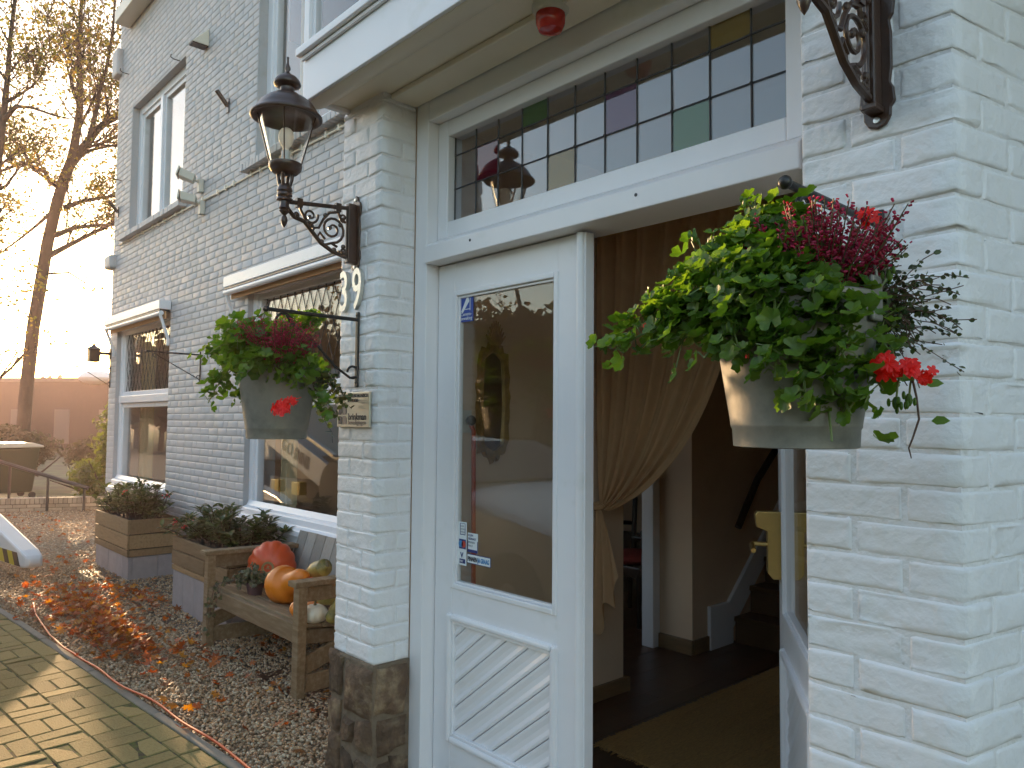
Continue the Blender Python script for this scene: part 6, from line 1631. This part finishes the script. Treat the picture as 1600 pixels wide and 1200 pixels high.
# ------------------------------------------------------------------ hills and woods
def hill(name, mt, pts, seed):
    """terrain grid from rows of (x, y, z)"""
    m = MB(); nr_, nc_ = len(pts), len(pts[0]); m.add([p for r in pts for p in r], [(i*nc_+j, i*nc_+j+1, (i+1)*nc_+j+1, (i+1)*nc_+j) for i in range(nr_-1) for j in range(nc_-1)])
    return struct(m.build(name, mt, smooth=True, fixn=False, sharp=0))
def hz(y, x):
    j = (-15-y)/7; return -.34+max(0, j-.5)*1.75*(.75+.25*math.sin(x*.045+1))*min(1, max(0, (x+115)/60)) if j > 0 else -.35
rows = []
for j in range(14):
    y = -15-j*7; rows.append([(x, y, hz(y, x)) for x in range(-130, 101, 10)])
hill("hillside", 'grass', rows, 1)
nr.seed(12); rnd.seed(12)
Pw, Dw, mt_w, tr = [], [], [], MB()
spots = []
for i in range(120):
    x = rnd.uniform(-95, 60); y = rnd.uniform(-70, -26)
    if -40 < x < -27 and -33 < y: continue
    az = math.degrees(math.atan2(x, y)); spots.append((x, y, rnd.uniform(4.0, 7.5)))
for i in range(30): spots.append((rnd.uniform(-60, 20), rnd.uniform(-26, -21), rnd.uniform(2.5, 5)))
for i in range(60):
    a_ = R(rnd.uniform(36, 60)); d_ = rnd.uniform(46, 68); spots.append((-math.sin(a_)*d_, -math.cos(a_)*d_, rnd.uniform(7, 10)))
for i in range(85):  # unseen trees added at front left to block the bright low sky
    a_ = R(rnd.uniform(-140, -94)); d_ = rnd.uniform(40, 66); spots.append((math.sin(a_)*d_, math.cos(a_)*d_, rnd.uniform(6, 10)*d_/55))
for i in range(46):       # distant line of trees seen left of the house, kept under the sun
    a_ = R(rnd.uniform(-101, -64)); d_ = rnd.uniform(75, 105); spots.append((math.sin(a_)*d_, math.cos(a_)*d_, d_*rnd.uniform(.055, .078)))
for x, y, h in spots:
    zb = hz(y, x) if y < -15 else -.35; r = h*.34
    tr.tube([(x, y, zb), (x+rnd.gauss(0, .3), y, zb+h*.6)], [.16, .07], 5, caps=False)
    for k_ in range(5):
        o = np.array((x+rnd.gauss(0, r*.5), y+rnd.gauss(0, r*.5), zb+h*rnd.uniform(.35, .85))); p, d = blob_pts(46, o, (r*.75, r*.75, h*.2), .35); Pw.append(p); Dw.append(d+nr.normal(size=d.shape)*.7)
Pw, Dw = np.concatenate(Pw), np.concatenate(Dw)
bulk("woodland", oval_leaf(.8, .1, -.1)[0], oval_leaf()[1], Pw, frames(Dw, nr.rand(len(Pw))*6), nr.uniform(.35, .8, len(Pw)), 'wood_leaf', kind="stuff")
o = tr.build("woodland_trunks", 'bark', kind="stuff", fixn=False)
# birches across the road, mirrored in the large window
for i, (x, y, h) in enumerate(((-26, -13.5, 9.5), (-20, -14.5, 10.5), (-30.5, -12, 8.5))):
    t = thing("birch_tree", ("slender birch across the road, the middle one", "slender birch across the road, the one nearest the house", "slender birch across the road, the farthest one")[i], "tree", (x, y, -.3), "birches across the road")
    rnd.seed(200+i); m = MB(); P, N_ = [], []
    pts = [Vector((x+rnd.gauss(0, .06)*k_, y, -.3+h*k_/7)) for k_ in range(8)]; m.tube(pts, [.15-.018*k_ for k_ in range(8)], 7, caps=False)
    for k_ in range(2, 8):
        for q in range(3):
            a_ = rnd.random()*6.3; grow(m, P, N_, pts[k_-1].lerp(pts[k_], rnd.random()), Vector((math.cos(a_), math.sin(a_), .5)).normalized(), .04, 1.5*(1.15-k_*.08), 1, .6, 6, .1)
    m.build("trunk", 'bark', t, smooth=True, fixn=False, sharp=0); P = np.array(P)
    bulk("crown", oval_leaf(.7, .06, -.05)[0], oval_leaf()[1], P, frames(np.array(N_), nr.rand(len(P))*6), nr.uniform(.09, .19, len(P)), 'tree_leaf', t, kind="stuff")
t = thing("spruce_tree", "dark conifer at the left edge in front of the low sun", "tree", tuple(Vector((at(-22, 650, 80).x, at(-22, 650, 80).y, -.3))))
o0 = at(-22, 650, 80); nr.seed(33); P, D = [], []; hS = 7.9
for i in range(2600):
    f_ = nr.rand()**.8; a_ = nr.rand()*2*PI; r = (1-f_)*3.4*(.5+.5*nr.rand())+.05; P.append((o0.x+r*math.cos(a_), o0.y+r*math.sin(a_), -.1+f_*hS-.12*r)); D.append((math.cos(a_)*.4, math.sin(a_)*.4, 1))
P = np.array(P); bulk("crown", oval_leaf(.35, .05, -.1)[0], oval_leaf()[1], P, frames(np.array(D)+nr.normal(size=(2600, 3))*.3, nr.rand(2600)*6), nr.uniform(.3, .7, 2600), 'conifer', t, kind="stuff")
MB().tube([(o0.x, o0.y, -.3), (o0.x, o0.y, 7.5)], [.2, .02], 7).build("trunk", 'bark', t, smooth=True)

# ------------------------------------------------------------------ crane truck left of the picture: its outrigger reaches in, the rest shows in the window
t = thing("crane_truck", "white crane truck parked on the pavement, seen mirrored in the large window", "truck", (-12.2, -.6, 0))
MB().box(-8.52, -8.32, -.35, .09, .0, .86).build("outrigger_leg", 'dark_metal', t, bevel=.02)
MB().box(-8.72, -8.12, -.55, .12, -.03, .05).build("foot_pad", 'dark_metal', t, bevel=.02)
MB().box(-15.2, -8.53, -1.6, -.36, .55, .82).build("chassis", 'dark_metal', t, bevel=.02)
MB().box(-11.6, -8.9, -1.75, -.25, .83, 1.0).build("deck", 'dark_metal', t, bevel=.02)
for x in (-14.2, -10.9, -9.6):
    for y in (-1.62, -.30):
        w1 = MB().lathe([(.30, -.14), (.46, -.13), (.48, -.06), (.48, .06), (.46, .13), (.30, .14)], n=26, mtx=Matrix.Translation((x, y, .46)) @ Matrix.Rotation(PI/2, 4, 'X')).build("wheel", 'rubber', t, smooth=True, sharp=40)
        MB().lathe([(.28, -.10), (.27, .145), (.10, .15)], n=20, mtx=Matrix.Translation((x, y, .46)) @ Matrix.Rotation(PI/2, 4, 'X')).build("rim", 'steel', w1, smooth=True, sharp=40)
MB().prism([(-15.3, .85), (-13.3, .85), (-13.3, 2.6), (-14.9, 2.6), (-15.3, 1.8)], (0, -1.75, 0), (1, 0, 0), (0, 0, 1), (0, 1.55, 0)).build("cab", 'crane_white', t, bevel=.06)
MB().prism([(-15.05, 1.75), (-13.6, 1.75), (-13.6, 2.4), (-14.8, 2.4)], (0, -.198, 0), (1, 0, 0), (0, 0, 1), (0, .012, 0)).build("cab_window", 'dark_glass', t)
bo0, bo1 = Vector((-10.9, -.62, 1.02)), Vector((-14.2, -.62, 2.85)); bo0, b1_ = yp(522, 748, 6.2), yp(446, 688, 6.2); bo0.y = b1_.y = -.30; dv3 = (b1_-bo0).normalized(); bo1 = bo0+dv3*4.3; pass
MB().beam(bo0, bo1, .26, .44, (0, 0, 1)).build("boom", 'crane_white', t, bevel=.02)
MB().beam(bo0+Vector((0, 0, .36)), bo1+Vector((0, 0, .34)), .08, .07, (0, 0, 1)).build("boom_cylinder", 'steel', t, bevel=.01)
text("GO INNI", .30, bo0+dv3*1.75+Vector((0, .136, -.10)), dv3*-1 if dv3.x > 0 else -dv3, Vector((0, 0, 1))-dv3*dv3.z if False else (Vector((0, 0, 1))-dv3*dv3.z).normalized(), 'dark_print', t, depth=.003, sx=.9)
MB().lathe([(.5, .83), (.5, 1.1), (.3, 1.1), (.3, 1.5)], (-11.2, -1.0), 18).build("turret", 'dark_metal', t, smooth=True, sharp=40)
for x in (-13.2, -12.4): MB().box(x, x+.3, -.34, -.2, .3, .52).build("side_box", 'yellow_paint', t, bevel=.01)

t = thing("jib_arm", "white tapered machine arm with black and yellow stripes at the left edge", "machine arm", (-10, 1.4, 0))
secs = ((-8.26, 1.53, .215, .27, .10), (-8.29, 1.527, .19, .30, .14), (-8.40, 1.51, .18, .34, .16), (-9.5, 1.36, .17, .585, .16), (-11.6, 1.07, .2, .74, .16))
vs = []
for x, y, z0, z1, w_ in secs: vs += [(x, y-w_/2, z0), (x, y+w_/2, z0), (x, y+w_/2, z1), (x, y-w_/2, z1)]
n = len(secs); fs = [(4*i+k_, 4*i+(k_+1) % 4, 4*i+4+(k_+1) % 4, 4*i+4+k_) for i in range(n-1) for k_ in range(4)]+[(0, 1, 2, 3), (4*n-1, 4*n-2, 4*n-3, 4*n-4)]
MB().add(vs, fs).build("arm", 'crane_white', t, bevel=.02)
def arm_at(x):
    for (xa, ya, a0, a1, wa), (xb, yb, b0, b1, wb) in zip(secs[:-1], secs[1:]):
        if xa >= x >= xb: f_ = (xa-x)/(xa-xb); return ya+(yb-ya)*f_-(wa+(wb-wa)*f_)/2, a0+(b0-a0)*f_
    return secs[-1][1]-.09, .1
x = -8.38; i = 0
while x > -11.4:
    x2 = x-.135; vs = []
    for o in (-.003, .004):
        for xx, up in ((x, .012), (x2, .012), (x2-.09, .135), (x-.09, .135)): ya, za = arm_at(xx); vs.append((xx, ya+o, za+up))
    MB().add(vs, [(0, 1, 2, 3), (4, 7, 6, 5), (0, 4, 5, 1), (1, 5, 6, 2), (2, 6, 7, 3), (3, 7, 4, 0)]).build("warning_stripe", 'black_paint' if i % 2 == 0 else 'yellow_paint', t)
    x = x2; i += 1
for x in (-10.2, -11.3): ya, za = arm_at(x); MB().box(x-.08, x+.08, ya-.05, ya+.25, -.02, za+.004).build("support_block", 'crate_wood', t, bevel=.01)

# ------------------------------------------------------------------ silver car parked beside the photographer, mirrored in the door glass
t = thing("parked_car", "silver car parked on the pavement just left of the picture, mirrored in the door glass", "car", (-5.4, -.75, 0))
CX, CYc = -3.35, -.62     # front bumper x, centre line y; car points to +x
prof = [(0, .30, .52, .60), (-.05, .26, .66, .74), (-.28, .22, .76, .80), (-.75, .2, .88, .84), (-1.25, .2, .985, .86), (-1.42, .2, 1.02, .86), (-2.15, .2, 1.40, .74), (-2.6, .2, 1.46, .72), (-3.2, .2, 1.44, .72), (-3.85, .2, 1.10, .84), (-4.15, .24, 1.02, .82), (-4.25, .32, .8, .76)]
sec = []
m = MB(); vs = []
K = 12
for dx, zl, zt, hw_ in prof:
    roof = zt > 1.05
    bw2 = .88 if -3.9 < dx < -.3 else hw_+.03
    ring_ = [(-bw2*.96, zl), (-bw2, zl+.12), (-bw2, min(zt, .62)), (-bw2*.985, min(zt, .92)), (-hw_*.94, zt-.06 if roof else zt-.02), (-hw_*.6, zt), (hw_*.6, zt), (hw_*.94, zt-.06 if roof else zt-.02), (bw2*.985, min(zt, .92)), (bw2, min(zt, .62)), (bw2, zl+.12), (bw2*.96, zl)]
    vs += [(CX+dx, CYc+a, b) for a, b in ring_]
n = len(prof); fs = [(K*i+k_, K*i+(k_+1) % K, K*i+K+(k_+1) % K, K*i+K+k_) for i in range(n-1) for k_ in range(K)]+[tuple(range(K)), tuple(range(K*n-1, K*n-K-1, -1))]
m.add(vs, fs); body = m.build("body", 'car_paint', t, smooth=True, sharp=38)
ss = body.modifiers.new("sub", 'SUBSURF'); ss.levels = 1; ss.render_levels = 1
MB().add([(CX-1.50, CYc-.70, 1.07), (CX-1.50, CYc+.70, 1.07), (CX-2.10, CYc+.60, 1.385), (CX-2.10, CYc-.60, 1.385), (CX-1.48, CYc-.70, 1.085), (CX-1.48, CYc+.70, 1.085), (CX-2.09, CYc+.60, 1.40), (CX-2.09, CYc-.60, 1.40)], [(0, 1, 2, 3), (4, 7, 6, 5), (0, 4, 5, 1), (1, 5, 6, 2), (2, 6, 7, 3), (3, 7, 4, 0)]).build("windscreen", 'dark_glass', t)
for sy in (-1, 1):
    for x0, x1 in ((-1.75, -2.55), (-2.62, -3.35)):
        pg = [(x0+.0, .97), (x1, .97), (x1-.0, 1.36), (max(x1, x0-.42) if x0 > -2 else x0, 1.36)]
        MB().prism(pg, (CX, CYc+sy*.80, 0), (1, 0, 0), (0, 0, 1), (0, sy*.05, 0)).build("side_window", 'dark_glass', t)
    MB().ball((CX-.16, CYc+sy*.63, .68), .14, 14, 8, (1.0, 1.15, .55)).build("headlight", 'lamp_glass', t, smooth=True)
    MB().ball((CX-.19, CYc+sy*.63, .68), .10, 12, 8, (.8, 1.1, .5)).build("lamp_reflector", 'steel', t, smooth=True)
    MB().ball((CX-1.72, CYc+sy*.98, 1.0), .10, 12, 8, (.6, 1, .7)).build("wing_mirror", 'car_paint', t, smooth=True)
    for dx in (-.82, -3.42):
        w1 = MB().lathe([(.20, -.10), (.30, -.10), (.32, -.05), (.32, .05), (.30, .10), (.20, .10)], n=26, mtx=Matrix.Translation((CX+dx, CYc+sy*.80, .31)) @ Matrix.Rotation(PI/2, 4, 'X')).build("wheel", 'rubber', t, smooth=True, sharp=40)
        MB().lathe([(.20, -.08), (.19, .09), (.04, .105)] if sy < 0 else [(.04, -.105), (.19, -.09), (.20, .08)], n=20, mtx=Matrix.Translation((CX+dx, CYc+sy*.80, .31)) @ Matrix.Rotation(PI/2, 4, 'X')).build("rim", 'steel', w1, smooth=True, sharp=40)
MB().box(CX-.02, CX+.015, CYc-.42, CYc+.42, .40, .54).build("grille", 'black_paint', t, bevel=.02)

# ------------------------------------------------------------------ hazy volume added for the warm pink glare around the sun
hm = bpy.data.materials.new("glare_haze"); hm.use_nodes = True
for n in list(hm.node_tree.nodes):
    if n.type != 'OUTPUT_MATERIAL': hm.node_tree.nodes.remove(n)
pv = hm.node_tree.nodes.new("ShaderNodeVolumePrincipled")
pv.inputs["Color"].default_value = (1.0, .76, .78, 1); pv.inputs["Density"].default_value = .0009; pv.inputs["Anisotropy"].default_value = .66
hm.node_tree.links.new(pv.outputs[0], hm.node_tree.nodes["Material Output"].inputs["Volume"])
hz_o = MB().box(-140, 110, -118, 112, -1.4, 32).build("added_haze", hm); hz_o["kind"] = "stuff"
